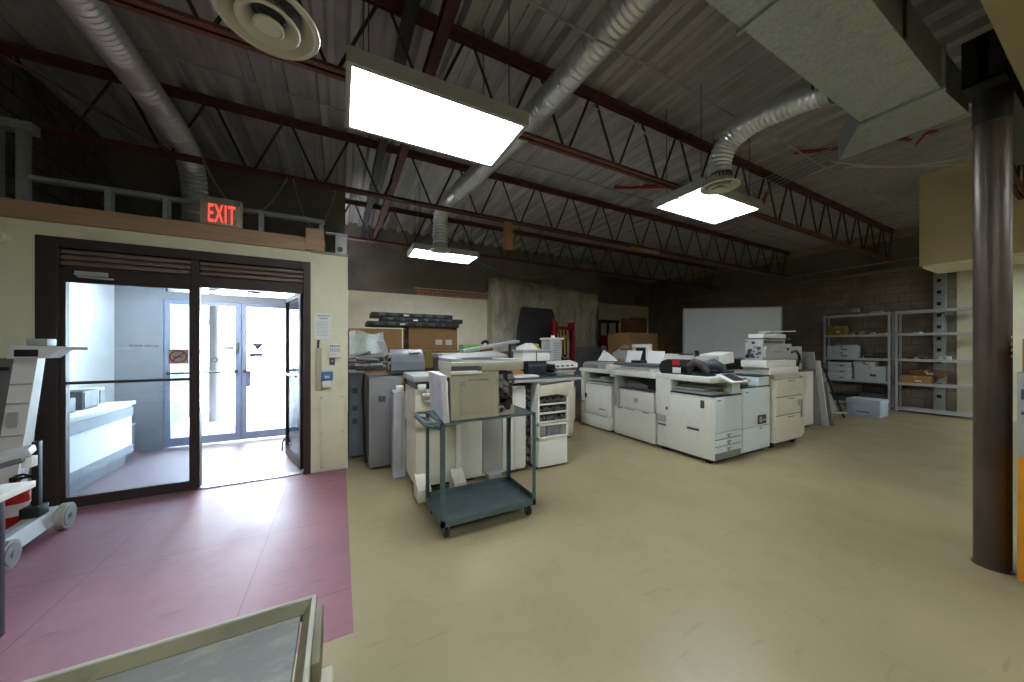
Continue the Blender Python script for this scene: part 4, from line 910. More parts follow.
m = MB(); m.tube([(4.38, 2.75, 1.115), (4.40, 2.74, 1.18), (4.46, 2.68, 1.22), (4.5, 2.6, 1.17), (4.5, 2.57, 1.115)], [.03, .06, .07, .06, .03], 14)
tag(m.build('bent_hose', mat('slate_black', (52, 56, 62), .45)), 'curved slate moulded hose behind the control screen', 'hose')
t = thing('document_feeder', 'white tilted document feeder tray lying over the copier top', 'feeder', (4.75, 2.95, 1.1))
m = MB(); m.hexa([(4.45, 2.82, 1.17), (5.02, 2.78, 1.22), (5.05, 3.06, 1.24), (4.48, 3.12, 1.19), (4.44, 2.82, 1.26), (5.02, 2.78, 1.36), (5.05, 3.06, 1.36), (4.46, 3.12, 1.27)]); m.build('tray', lgrey, t, smooth=False)
m = MB(); m.hexa([(4.78, 2.775, 1.2), (5.06, 2.755, 1.225), (5.1, 3.05, 1.24), (4.8, 3.1, 1.22), (4.78, 2.775, 1.335), (5.04, 2.755, 1.38), (5.08, 3.05, 1.38), (4.8, 3.1, 1.34)]); m.build('end_cover', white, t, smooth=False)
MB().box(4.52, 5.0, 2.86, 3.02, 1.14, 1.2).build('support', tealdark, t)

t = thing('office_copier', 'second white copier in the aisle with a round emblem on its cover', 'copier', (4.4, 3.75, 0))
MB().box(4.06, 4.72, 3.29, 4.1, .03, .48, b=.008).build('lower_body', white, t); MB().box(4.14, 4.72, 3.29, 4.1, .48, .78, b=.008).build('upper_body', white, t); MB().box(4.075, 4.14, 3.33, 4.0, .485, .77, b=.01).build('front_cover', white, t)
m = MB(); m.cyl((4.077, 3.66, .62), (4.070, 3.66, .62), .035, 20); m.build('emblem', lgrey, t)
m = MB(); m.box(4.053, 4.062, 3.92, 4.03, .455, .472); m.box(4.053, 4.062, 3.4, 3.52, .455, .472); m.box(4.054, 4.062, 3.68, 3.86, .458, .468); m.build('grip', grey, t)
MB().box(4.12, 4.7, 3.45, 4.05, 0, .03).build('plinth', black, t)
MB().box(4.08, 4.7, 3.30, 4.02, .78, .80, b=.003).build('dark_seam', dgrey, t)
m = MB(); m.box(4.055, 4.7, 4.02, 4.1, .485, .99, b=.006); m.build('left_tower', lgrey, t); MB().box(4.3, 4.34, 3.31, 3.35, .8, .99).build('corner_post', lgrey, t)
m = MB(); m.prism([(3.5, .8), (3.98, .8), (3.98, .86), (3.9, .93), (3.75, .9), (3.55, .84)], 'x', 4.22, 4.6); m.build('inner_drum', grey, t); MB().box(4.2, 4.65, 3.36, 3.55, .8, .98, b=.01).build('inner_block', black, t)
MB().box(4.02, 4.72, 3.285, 4.14, .99, 1.075, b=.012).build('scanner_head', white, t); MB().box(4.01, 4.2, 4.06, 4.15, .96, 1.06, b=.008).build('corner_block', white, t)
t = thing('document_feeder', 'white flat feeder block on the second white copier', 'feeder', (4.3, 3.75, 1.076))
MB().box(4.06, 4.55, 3.38, 3.98, 1.077, 1.155, b=.008).build('body', white, t); m = MB(); m.box(4.052, 4.062, 3.40, 3.95, 1.11, 1.116); m.build('seam', lgrey, t)
m = MB(); m.hexa([(4.02, 3.36, 1.157), (4.6, 3.36, 1.157), (4.6, 4.1, 1.157), (4.02, 4.1, 1.157), (4.05, 3.40, 1.195), (4.58, 3.40, 1.195), (4.58, 4.08, 1.195), (4.05, 4.08, 1.195)]); tag(m.build('document_tray', dgrey, smooth=False), 'dark grey tray rim lying on the white feeder block', 'tray')
tag(bx(4.12, 4.28, 3.62, 3.8, 1.196, 1.24, b=.01).build('cartridge', black), 'black cartridge in the dark grey tray rim', 'cartridge')
for y, lb in ((3.94, 'white sheet standing upright on the second copier, left one of two'), (3.52, 'white sheet standing upright on the second copier, right one of two')):
    m = MB(); m.hexa([(4.3, y-.15, 1.197), (4.3, y+.14, 1.197), (4.306, y+.14, 1.197), (4.306, y-.15, 1.197), (4.36, y-.16, 1.385), (4.36, y+.15, 1.39), (4.366, y+.15, 1.39), (4.366, y-.16, 1.385)]); tag(m.build('paper_sheet', paper, smooth=False), lb, 'paper')

t = thing('office_copier', 'third white copier, farthest in the aisle row with a plain cover', 'copier', (4.35, 4.5, 0))
MB().box(4.03, 4.7, 4.18, 4.92, .03, .24, b=.008).build('lower_drawer', white, t); MB().box(4.05, 4.7, 4.18, 4.92, .24, .78, b=.006).build('body', white, t); MB().box(4.025, 4.05, 4.2, 4.75, .26, .75, b=.01).build('front_cover', white, t)
MB().box(4.018, 4.027, 4.28, 4.42, .36, .378).build('label', grey, t); MB().box(4.036, 4.052, 4.78, 4.82, .52, .6, b=.004).build('handle', black, t); MB().box(4.02, 4.03, 4.8, 4.9, .43, .45).build('side_label', grey, t)
MB().box(4.03, 4.68, 4.82, 4.92, .25, 1.0, b=.006).build('left_tower', white, t)
m = MB(); m.box(4.06, 4.65, 4.2, 4.8, .79, .825, b=.004); m.box(4.1, 4.62, 4.25, 4.78, .85, .875, b=.01); m.box(4.12, 4.4, 4.3, 4.5, .88, .93, b=.01); m.build('output_tray', lgrey, t); MB().box(4.45, 4.68, 4.2, 4.82, .79, 1.0).build('inner_wall', dgrey, t)
MB().box(4.0, 4.72, 4.18, 4.94, 1.0, 1.065, b=.01).build('scanner_head', white, t); MB().box(4.1, 4.62, 4.1+.1, 4.85, 0, .03).build('plinth', black, t)
t = thing('document_feeder', 'grey and white rounded document feeder on the third white copier', 'feeder', (4.3, 4.55, 1.066))
m = MB(); m.prism([(4.30, 1.066), (4.9, 1.066), (4.9, 1.12), (4.86, 1.17), (4.78, 1.185), (4.30, 1.185)], 'x', 4.06, 4.6); m.build('cover', lgrey, t)
m = MB(); m.prism([(4.5, 1.075), (4.87, 1.075), (4.87, 1.11), (4.84, 1.135), (4.5, 1.135)], 'x', 4.05, 4.062); m.cyl((4.05, 4.6, 1.14), (4.044, 4.6, 1.14), .014, 14); m.build('front_band', grey, t)
MB().box(4.1, 4.56, 4.34, 4.7, 1.185, 1.2, b=.003).build('tray', dgrey, t)
m = MB(); m.hexa([(4.2, 4.36, 1.201), (4.2, 4.66, 1.201), (4.4, 4.66, 1.201), (4.4, 4.36, 1.201), (4.3, 4.45, 1.24), (4.36, 4.66, 1.40), (4.37, 4.66, 1.40), (4.38, 4.4, 1.25)]); tag(m.build('folded_paper', paper, smooth=False), 'white folded paper rising from the feeder of the third copier', 'paper')
tag(bx(4.05, 4.5, 4.18, 4.29, 1.067, 1.15, b=.006).build('cover_panel', white), 'loose white cover panel beside the feeder of the third copier', 'panel')
m = MB(); m.prism([(4.36, 1.201), (4.68, 1.201), (4.66, 1.23), (4.37, 1.235)], 'x', 4.42, 4.55); tag(m.build('cardboard_flat', card, smooth=False), 'flattened cardboard lying on the feeder of the third white copier', 'cardboard')

# hidden-depth row behind the aisle copiers
def rear_copier(x0, x1, y0, y1, label, h=1.15, mt=white):
    t = thing('office_copier', label, 'copier', ((x0+x1)/2, (y0+y1)/2, 0))
    MB().box(x0, x1, y0, y1, .03, .8, b=.01).build('body', mt, t); MB().box(x0+.05, x1-.05, y0+.05, y1-.05, 0, .03).build('plinth', black, t)
    MB().box(x0+.02, x1-.1, y0+.02, y1-.02, .8, h-.08).build('output_bay', dgrey, t); MB().box(x0-.02, x1+.02, y0-.02, y1+.02, h-.08, h, b=.01).build('scanner_head', mt, t)
    MB().box(x0-.008, x0, y0+.05, y1-.05, .1, .75, b=.004).build('front_cover', mt, t); return t
rear_copier(4.80, 5.5, 3.55, 4.2, 'white copier mostly hidden behind the second aisle copier', 1.18)
rear_copier(4.80, 5.5, 4.4, 5.1, 'white copier mostly hidden behind the third aisle copier', 1.18)
t = thing('document_feeder', 'white feeder with a dark hinge behind the black hood', 'feeder', (5.1, 3.7, 1.18))
MB().box(4.82, 5.4, 3.58, 4.05, 1.181, 1.33, b=.01).build('body', white, t); MB().box(5.0, 5.38, 3.572, 3.582, 1.315, 1.335).build('rim', dgrey, t); m = MB(); m.tube([(5.4, 3.58, 1.24), (5.45, 3.56, 1.32), (5.42, 3.56, 1.38)], .035, 8); m.build('hinge', black, t)
t = thing('scanner_frame', 'pale upright scanner frame with a black window behind the second copier', 'frame', (5.1, 4.3, 1.18))
m = MB(); m.box(4.9, 5.0, 4.12, 4.18, 1.181, 1.5, b=.006); m.box(5.40, 5.5, 4.12, 4.18, 1.181, 1.5, b=.006) if False else m.box(4.9, 4.98, 4.42, 4.48, 1.181, 1.5, b=.006); m.box(4.88, 5.0, 4.12, 4.48, 1.44, 1.5, b=.006); m.build('frame', white, t)
MB().box(4.93, 4.97, 4.18, 4.42, 1.185, 1.44).build('window', black, t)
m = MB(); m.prism([(4.5, 1.181), (4.95, 1.181), (4.93, 1.34), (4.75, 1.40), (4.5, 1.38)], 'x', 4.85, 5.1); tag(m.build('side_module', lgrey), 'pale grey rounded module next to the upright scanner frame', 'module')
m = MB(); m.tube([(4.87, 4.55, 1.45), (4.9, 4.68, 1.455), (4.95, 4.82, 1.43)], [.03, .045, .03], 10); tag(m.build('roller_tube', mat('pink_tan', (176, 150, 130), .6)), 'tan roller tube lying on the pale grey module', 'tube')

# ------------------------------------------------------------------ cream production printer and neighbours
t = thing('production_printer', 'large cream printer with wide drawers right of the pale side unit', 'printer', (5.9, 2.9, 0))
MB().box(5.42, 6.23, 2.41, 3.3, .09, .99, b=.01).build('body', cream, t)
for a, b in ((.74, .985), (.475, .73), (.10, .465)):
    d_ = MB().box(5.43, 6.14, 2.395, 2.412, a, b, b=.006).build('drawer', cream, t); MB().box(5.75, 5.95, 2.388, 2.397, b-.035, b-.02, b=.004).build('handle', grey, d_); MB().box(5.43, 6.2, 2.399, 2.411, b-.001, b+.006).build('seam', dgrey, t)
m = MB(); m.box(6.05, 6.10, 2.388, 2.40, .58, .67, b=.004); m.box(6.16, 6.20, 2.39, 2.412, .4, .66, b=.004); m.build('latch', lgrey, t)
m = MB(); 
for x in (5.5, 6.12):
    for y in (2.5, 3.2): m.cyl((x-.02, y, .04), (x+.02, y, .04), .04, 16)
m.box(5.46, 6.19, 2.45, 3.26, .06, .09); m.build('caster_base', black, t)
MB().box(5.27, 6.08, 2.40, 2.75, 1.06, 1.16, b=.01).build('top_deck', white, t); MB().box(5.42, 6.16, 2.42, 3.3, .99, 1.06).build('deck_gap', cream, t)
MB().box(5.2, 6.04, 2.41, 2.74, 1.16, 1.26, b=.012).build('scanner_bed', white, t)
m = MB(); m.prism([(5.29, 1.30), (6.0, 1.27), (6.02, 1.5), (5.7, 1.49), (5.32, 1.46), (5.285, 1.40)], 'y', 2.46, 2.68); m.build('feeder', lgrey, t, smooth=False)
MB().box(5.88, 5.93, 2.452, 2.462, 1.40, 1.44, b=.01).build('badge', black, t); MB().box(5.5, 5.7, 2.455, 2.462, 1.37, 1.39).build('printed_name', mat('soft_grey', (140, 140, 138), .6), t)
m = MB(); m.box(5.27, 5.9, 2.49, 2.72, 1.262, 1.56, b=.005); fr = m.build('open_mechanism', lgrey, t)
m = MB(); q = random.Random(9)
for k in range(24):
    y = q.uniform(2.51, 2.70); z = q.uniform(1.3, 1.53); s = q.uniform(.008, .025); MB().box(5.255, 5.272, y-s, y+s, z-s, z+s, b=.002).build('mechanism_block', dgrey, fr)
MB().box(5.3, 5.8, 2.47, 2.49, 1.505, 1.54).build('bracket', dgrey, fr)
m = MB(); m.box(5.28, 6.02, 2.47, 2.72, 1.56, 1.58, b=.004); m.build('upper_rail', dgrey, t); MB().box(5.32, 5.95, 2.5, 2.7, 1.58, 1.64, b=.008).build('upper_tray', white, t)
m = MB(); m.hexa([(5.55, 2.52, 1.665), (6.3, 2.52, 1.69), (6.3, 2.68, 1.69), (5.55, 2.68, 1.665), (5.55, 2.52, 1.68), (6.3, 2.52, 1.705), (6.3, 2.68, 1.705), (5.55, 2.68, 1.68)]); m.box(5.7, 5.74, 2.55, 2.65, 1.638, 1.68); m.build('guide_flap', cool, t, smooth=False)
m = MB(); m.tube([(6.02, 2.47, 1.37), (6.18, 2.47, 1.39), (6.30, 2.48, 1.33), (6.32, 2.48, 1.25), (6.2, 2.47, 1.13), (6.08, 2.46, 1.08)], .02, 8); m.build('hose_loop', black, t)
m = MB(); m.box(6.24, 6.32, 2.42, 2.45, .12, 1.0, b=.004); m.prism([(6.23, .66), (6.33, .66), (6.42, .8), (6.44, 1.0), (6.23, 1.0)], 'y', 2.43, 2.6); m.build('side_flap', cream, t, smooth=False)
t = thing('white_machine', 'tall white machine side right behind the cream printer', 'machine', (6.9, 3.2, 0))
MB().box(6.75, 7.60, 2.78, 3.5, .06, 1.02, b=.01).build('body', white, t); MB().box(6.8, 7.55, 2.83, 3.45, 0, .06).build('plinth', black, t); MB().box(6.74, 7.62, 2.76, 3.52, 1.02, 1.06, b=.006).build('top_deck', dgrey, t)
MB().box(6.85, 7.35, 2.85, 3.4, 1.06, 1.46, b=.01).build('upper_block', lgrey, t); MB().box(6.87, 7.33, 2.838, 2.852, 1.16, 1.24, b=.004).build('dark_slot', dgrey, t)
MB().box(6.78, 7.5, 2.768, 2.782, .12, .95, b=.006).build('front_panel', white, t)
for k, (x, y, h, mt, lb) in enumerate(((7.86, 2.74, 1.36, lgrey, 'tall pale grey board leaning right of the white machine, inner one'), (7.97, 2.70, 1.2, white, 'tall white board leaning right of the white machine, outer one'), (8.06, 2.66, .8, grey, 'short grey edge board at the foot of the leaning boards'))):
    m = MB(); m.hexa([(x, y, 0), (x+.035, y, 0), (x+.035, y+.7, 0), (x, y+.7, 0), (x-.17*h, y+.05, h), (x-.17*h+.03, y+.05, h), (x-.17*h+.03, y+.72, h), (x-.17*h, y+.72, h)]); tag(m.build('leaning_board', mt, smooth=False), lb, 'board')
# A-frame stand
t = thing('easel_sign', 'black A-frame stand with a blank pale board by the shelves', 'stand', (8.7, 3.1, 0))
m = MB()
m.tube([(8.25, 3.28, 0), (8.68, 3.07, 1.08)], .018, 8); m.tube([(9.12, 2.84, 0), (8.74, 3.05, 1.08)], .018, 8); m.tube([(9.0, 3.6, 0), (8.72, 3.1, 1.05)], .015, 8); m.tube([(8.46, 3.175, .53), (8.93, 2.945, .53)], .013, 8); m.box(8.62, 8.8, 3.0, 3.12, 1.02, 1.14, b=.006)
m.build('frame', black, t)
m = MB(); A0 = Vector((8.32, 3.27, .1)); A1 = Vector((9.06, 2.9, .1)); A2 = Vector((8.72, 3.09, 1.02)); A3 = Vector((8.68, 3.1, 1.02)); nb = Vector((.012, .024, 0)); m.hexa([A0, A1, A1+nb, A0+nb, A3, A2, A2+nb, A3+nb]); m.build('board', lgrey, t, smooth=False)
m = MB(); m.hexa([(8.22, 3.22, .1), (9.1, 2.78, .1), (9.14, 2.86, .1), (8.26, 3.3, .1), (8.22, 3.22, .13), (9.1, 2.78, .13), (9.14, 2.86, .13), (8.26, 3.3, .13)]); m.build('bottom_bar', lgrey, t, smooth=False)
# pale small unit between
t = thing('bollard_unit', 'small rounded grey unit between the leaning boards and the A-frame', 'unit', (8.3, 3.7, 0))
MB().box(8.0, 8.4, 3.5, 3.9, 0, .78, b=.02).build('body', white, t); MB().box(8.02, 8.3, 3.52, 3.85, .78, 1.2, b=.05).build('head', dgrey, t)

# whiteboard on its rolling frame
t = thing('whiteboard', 'wide whiteboard standing behind the copiers near the right wall', 'whiteboard', (0, 0, 0))
fwv = Vector((sin(radians(27.5)), cos(radians(27.5)), 0)); rtv = Vector((cos(radians(27.5)), -sin(radians(27.5)), 0))
def wpt(px, d): return fwv*d+rtv*((px-512)/330*d)
A_ = wpt(683, 8.2); B_ = wpt(782, 7.85); wd = (B_-A_).normalized(); L_ = (B_-A_).length; ang = math.atan2(wd.y, wd.x)
X_ = Matrix.Translation(A_) @ Matrix.Rotation(ang, 4, 'Z')
def wb(name, mt, fn):
    m = MB(); m.xf = X_; fn(m); return m.build(name, mt, t, smooth=False)
t.location = A_; OFF[t] = A_.copy()
wb('writing_surface', boardwhite, lambda m: m.box(.02, L_-.02, 0, .02, 1.2, 2.39))
def fr_(m):
    m.box(0, L_, -.008, .03, 2.38, 2.41); m.box(0, L_, -.008, .03, 1.17, 1.2); m.box(0, .03, -.008, .03, 1.17, 2.41); m.box(L_-.03, L_, -.008, .03, 1.17, 2.41)
wb('frame', lgrey, fr_)
wb('stand', grey, lambda m: [m.box(x, x+.04, .03, .07, .1, 2.3) for x in (-.0, L_-.04)]+[m.box(x-.01, x+.05, -.3, .4, .06, .1) for x in (0, L_-.04)]+[m.box(.02, L_-.02, .035, .065, .5, .54)]+[m.box(x, x+.04, y, y+.05, 0, .06) for x in (0, L_-.04) for y in (-.28, .33)])
wb('pen_tray', lgrey, lambda m: m.box(.5, L_-.5, -.07, 0, 1.16, 1.175))

# ------------------------------------------------------------------ steel shelving and what stands on it
def shelving(y0, y1, label):
    t = thing('shelving_unit', label, 'shelving', (11.3, (y0+y1)/2, 0), 'grey steel shelving units')
    for z in (.06, .62, 1.15, 1.72, 2.22):
        m = MB(); m.box(11.18, 11.44, y0+.005, y1-.005, z, z+.006); m.box(11.175, 11.19, y0, y1, z-.02, z+.035); m.box(11.43, 11.44, y0, y1, z-.02, z+.035); m.build('shelf', shelfpaint, t, smooth=False)
    for x in (11.17, 11.43):
        for y in (y0, y1-.04):
            m = MB(); m.box(x, x+.01, y, y+.04, 0, 2.26); m.box(x, x+.035, y if y == y0 else y+.036, (y+.004) if y == y0 else y+.04, 0, 2.26); m.build('post', shelfpaint, t, smooth=False)
    return t
shelving(2.70, 3.88, 'grey steel shelving full of pale boxes, left of the two')
shelving(1.45, 2.63, 'grey steel shelving with mostly empty shelves, right of the two')
def carton(x0, x1, y0, y1, z0, h, mt, label, lid=None, group=None, name='carton'):
    t = thing(name, label, 'box', ((x0+x1)/2, (y0+y1)/2, z0), group)
    MB().box(x0, x1, y0, y1, z0, z0+h, b=.004).build('body', mt, t)
    if lid: MB().box(x0-.006, x1+.006, y0-.006, y1+.006, z0+h-.035, z0+h+.004, b=.003).build('lid', lid, t)
    else: MB().box(x0-.002, x1+.002, (y0+y1)/2-.025, (y0+y1)/2+.025, z0+max(h-.06, h*.4), z0+h+.002).build('tape', tape if mt in (card, carddark, kraft) else lgrey, t)
    MB().box(x0-.004, x0, y0+(y1-y0)*.3, y0+(y1-y0)*.5, z0+h*.35, z0+h*.5).build('label', paper if mt in (card, carddark, kraft) else dgrey, t)
    return t
e = .0065
carton(11.2, 11.42, 3.47, 3.81, 1.72+e, .25, kraft, 'mustard brown box on the upper shelf of the left shelving')
for k, y in enumerate((3.36, 3.27, 3.19, 3.1, 3.0)):
    tag(MB().box(11.2, 11.32, y-.03, y+.03, 1.727, 1.727+.05+.02*(k % 3), b=.012).build('toner_bottle', dgrey if k % 2 else lgrey), 'small toner bottle in the cluttered row beside the mustard box', 'bottle', 'toner bottles on the upper shelf')
tag(bx(11.2, 11.34, 2.78, 2.92, 1.727, 1.78, b=.01).build('yellow_packet', yellowm), 'flat yellow packet at the right end of the upper shelf', 'packet')
carton(11.2, 11.42, 3.26, 3.82, 1.15+e, .165, boxwhite, 'lower wide pale carton of the pair on the middle shelf')
carton(11.2, 11.42, 3.26, 3.82, 1.323, .16, boxwhite, 'upper wide pale carton of the pair on the middle shelf')
tag(bx(11.2, 11.4, 3.3, 3.66, 1.486, 1.51, b=.004).build('flat_panel', lgrey), 'thin flat panel on top of the wide pale cartons', 'panel')
t = thing('black_printer', 'black flat device with a rounded knob on the middle shelf', 'device', (11.3, 2.97, 1.15+e))
MB().box(11.2, 11.42, 2.78, 3.2, 1.157, 1.24, b=.015).build('body', black, t); MB().cyl((11.2, 3.15, 1.212), (11.19, 3.15, 1.212), .02, 12).build('knob', lgrey, t)
MB().box(11.22, 11.42, 2.8, 3.0, 1.24, 1.3, b=.01).build('upper_body', dgrey, t)
for k in range(3): carton(11.2, 11.42, 3.36, 3.80, .62+e+k*.148, .14, boxwhite, ('lowest', 'middle', 'topmost')[k]+' pale carton in the triple stack on the second shelf', boxlid)
carton(11.2, 11.42, 2.95, 3.33, .9875, .11, boxlid, 'flat pale carton lying on top of the large carton on the second shelf')
carton(11.2, 11.42, 2.77, 3.31, .62+e, .36, boxwhite, 'large pale carton beside the triple stack on the second shelf')
for k in range(3): tag(bx(11.2, 11.42, 3.3, 3.78, .067+k*.14, .067+k*.14+.05, b=.01).build('black_tray', black if k != 1 else dgrey), ('lowest', 'middle', 'topmost')[k]+' black tray in the pile at the bottom left of the shelving', 'tray') if k == 0 else tag(bx(11.2, 11.42, 3.3, 3.78, .117+(k-1)*.09, .117+(k-1)*.09+.09, b=.01).build('black_tray', black if k != 1 else dgrey), ('lowest', 'middle', 'topmost')[k]+' black tray in the pile at the bottom left of the shelving', 'tray')
for k in range(3): tag(bx(11.2+k*.005, 11.42, 2.76+k*.02, 3.2-k*.01, .067+k*.14, .207+k*.14, b=.012).build('device_shell', (lgrey, dgrey, black)[k]), ('bottom', 'middle', 'top')[k]+' grey device shell stacked on the lowest shelf behind the blue box', 'device')
t = thing('blue_carton', 'pale blue lidded box standing on the floor before the shelving', 'box', (10.2, 2.8, 0))
MB().box(9.75, 10.2, 2.5, 3.0, 0, .34, b=.005).build('body', mat('pale_blue_box', (176, 190, 210), .7), t); MB().box(9.742, 10.208, 2.492, 3.008, .27, .35, b=.004).build('lid', mat('pale_blue_lid', (190, 202, 218), .7), t); MB().box(9.744, 9.75, 2.65, 2.85, .08, .1).build('print', ink, t)
t = thing('old_scanner', 'grey flat scanner with stacked trays on top of the left shelving', 'scanner', (11.3, 3.45, 2.23))
MB().box(11.2, 11.42, 3.22, 3.82, 2.2275, 2.30, b=.012).build('base', dgrey, t); MB().box(11.205, 11.42, 3.27, 3.7, 2.30, 2.36, b=.01).build('lid', grey, t); MB().box(11.2, 11.3, 3.24, 3.36, 2.30, 2.39, b=.01).build('side_block', lgrey, t)
tag(bx(11.2, 11.4, 2.85, 3.05, 2.227, 2.29, b=.02).build('cloth_bundle', lgrey), 'pale bundle at the right end on top of the left shelving', 'bundle')
carton(11.19, 11.42, 2.12, 2.56, .62+e, .19, card, 'open-looking brown carton on the second shelf of the right shelving')
carton(11.2, 11.42, 1.95, 2.42, .8175, .13, carddark, 'darker brown carton lying on top of the lower brown carton')
carton(11.2, 11.4, 2.2, 2.46, 1.15+e, .07, carddark, 'small brown packet on the middle shelf of the right shelving')
carton(11.2, 11.4, 1.88, 2.02, 1.15+e, .10, boxlid, 'small white packet on the middle shelf of the right shelving')
carton(11.2, 11.36, 2.26, 2.36, 1.72+e, .05, boxlid, 'tiny white packet on the upper shelf of the right shelving')

# ------------------------------------------------------------------ left storage corner
t = thing('grey_cabinet', 'grey metal cabinet with vent slots and a key lock, behind the wall end', 'cabinet', (.5, 4.5, 0))
MB().box(.30, .66, 4.2, 4.8, .03, 1.09, b=.006).build('body', grey, t); MB().box(.33, .63, 4.25, 4.75, 0, .03).build('plinth', black, t)
m = MB()
for i in range(2):
    for j in range(5): m.box(.40+i*.045, .435+i*.045, 4.193, 4.202, .80+j*.014, .807+j*.014)
m.build('vent_slots', dgrey, t); m = MB(); m.cyl((.375, 4.2, .62), (.375, 4.188, .62), .014, 12); m.cyl((.375, 4.2, .54), (.375, 4.19, .54), .01, 12); m.build('lock', steel, t)
MB().box(.59, .63, 4.19, 4.202, .78, .88, b=.004).build('handle', black, t)
t = thing('grey_cabinet', 'narrow blue-grey cabinet squeezed against the wall end', 'cabinet', (.2, 5.0, 0))
MB().box(.10, .29, 4.75, 5.3, .03, 1.12, b=.006).build('body', mat('blue_grey', (112, 118, 126), .5), t)
m = MB()
for z in (.45, .62, .85): m.box(.14, .2, 4.742, 4.752, z, z+.07)
m.build('vent_slots', dgrey, t); MB().box(.12, .27, 4.8, 5.25, 0, .03).build('plinth', black, t)
tag(MB().tube([(.27, 4.62, 1.1), (.25, 4.55, .9), (.26, 4.5, .5), (.27, 4.45, .1), (.28, 4.42, .03)], .012, 8).build('cable', black), 'thick black cable hanging down between the two grey cabinets', 'cable')
t = thing('slim_panel_unit', 'slim white panel unit between the grey cabinet and the cream copier', 'panel', (.5, 3.9, 0))
m = MB(); m.hexa([(.51, 3.78, .02), (.64, 3.78, .02), (.64, 4.08, .02), (.53, 4.08, .02), (.52, 3.8, .95), (.64, 3.8, .95), (.64, 4.08, .95), (.53, 4.08, .95)]); m.build('body', mat('pale_lilac', (176, 176, 180), .5), t, smooth=False); MB().box(.55, .63, 3.81, 3.88, .95, 1.02, b=.01).build('top_tab', white, t)
MB().box(.60, .61, 3.77, 3.795, .1, .9).build('edge_strip', lgrey, t)
t = thing('grey_printer', 'grey rounded printer with a screen label standing on the grey cabinet', 'printer', (.7, 4.5, 1.09))
m = MB(); m.prism([(4.3, 1.16), (4.34, 1.115), (4.75, 1.115), (4.75, 1.42), (4.5, 1.42), (4.36, 1.33), (4.3, 1.26)], 'x', .56, .97); m.build('body', mat('slate_grey', (112, 118, 122), .4), t)
MB().box(.58, .95, 4.36, 4.74, 1.091, 1.116).build('base', black, t)
m = MB(); m.hexa([(.79, 4.40, 1.375), (.94, 4.40, 1.375), (.94, 4.46, 1.41), (.79, 4.46, 1.41), (.79, 4.395, 1.38), (.94, 4.395, 1.38), (.94, 4.455, 1.415), (.79, 4.455, 1.415)]); m.build('label', paper, t, smooth=False)
MB().box(.84, .92, 4.5, 4.58, 1.418, 1.43, b=.003).build('display', dgrey, t)
m = MB(); q = random.Random(2)
for k in range(14):
    y = q.uniform(4.36, 4.7); z = q.uniform(1.14, 1.38); s = q.uniform(.015, .03); m.box(.535, .56, y-s, y+s, z-s, z+s, b=.004)
m.build('exposed_side', lgrey, t)
m = MB(); m.hexa([(.50, 4.45, 1.34), (.56, 4.45, 1.34), (.56, 4.6, 1.36), (.50, 4.6, 1.36), (.40, 4.42, 1.52), (.5, 4.42, 1.52), (.5, 4.45, 1.53), (.40, 4.45, 1.53)]); m.build('flap', lgrey, t, smooth=False)
m = MB(); q = random.Random(6)
for k in range(30):
    x = q.uniform(.12, .5); y = q.uniform(4.28, 4.7); z = 1.165+k*.0065; a = q.uniform(-.4, .4); L = q.uniform(.15, .28)
    c = Vector((min(x, .4), y, z)); d = Vector((cos(a), sin(a), q.uniform(-.1, .25)))*L/2; m.tube([c-d, c+d], q.uniform(.014, .03), 4)
tag(m.build('rail_pile', grey, smooth=False), 'tangled pile of grey metal rails left of the grey printer', 'rails')
# cardboard boxes at the back
carton(.12, .95, 5.75, 6.35, 0, .7, card, 'brown box at the floor under the plastic bag stack'); carton(.12, .95, 5.75, 6.35, .71, .66, card, 'brown box in the middle of the left stack by the white wall')
carton(.12, .92, 5.78, 6.3, 1.38, .37, card, 'top brown box of the left stack under the black trays')
m = MB(); q = random.Random(8); m.grid(12, 9, lambda u, v: (.12+u*.5, 5.55+.15*v+.05*sin(u*9)+q.uniform(-.02, .02), 1.28+v*.40+.03*sin(u*7)), .01); tag(m.build('plastic_bag', bag), 'cloudy plastic bag bulging in front of the top left brown box', 'bag')
carton(1.02, 1.9, 5.85, 6.4, 0, .62, card, 'brown box at the floor of the right stack'); carton(1.02, 1.9, 5.85, 6.4, .63, .44, carddark, 'brown box second in the right stack')
carton(1.05, 2.1, 5.8, 6.4, 1.08, .30, kraft, 'olive brown box under the labelled brown box')
b_ = carton(1.04, 1.9, 5.82, 6.4, 1.39, .40, card, 'long brown box with two white labels below the black trays')
for x in (1.5, 1.68): MB().box(x, x+.12, 5.814, 5.82, 1.49, 1.58).build('shipping_label', paper, b_)
for k, (x0, x1, dz) in enumerate(((.38, 1.9, 0), (.6, 1.98, .076), (.45, 1.8, .152))):
    t = thing('black_tray', ('lowest', 'middle', 'topmost')[k]+' long black tray lying over the tall brown box stacks', 'tray', ((x0+x1)/2, 6.0, 1.795+dz))
    MB().box(x0, x1, 5.72+.03*k, 6.25, 1.796+dz, 1.87+dz, b=.006).build('tray', black, t)
    q = random.Random(k+3)
    for j in range(6): x = x0+.1+j*(x1-x0-.2)/6; MB().box(x, x+q.uniform(.05, .14), 5.712+.03*k, 5.724+.03*k, 1.81+dz, 1.858+dz, b=.003).build('connector', dgrey, t)
    MB().box(x0+.5, x0+.58, 5.708+.03*k, 5.714+.03*k, 1.815+dz, 1.84+dz).build('white_label', paper, t)
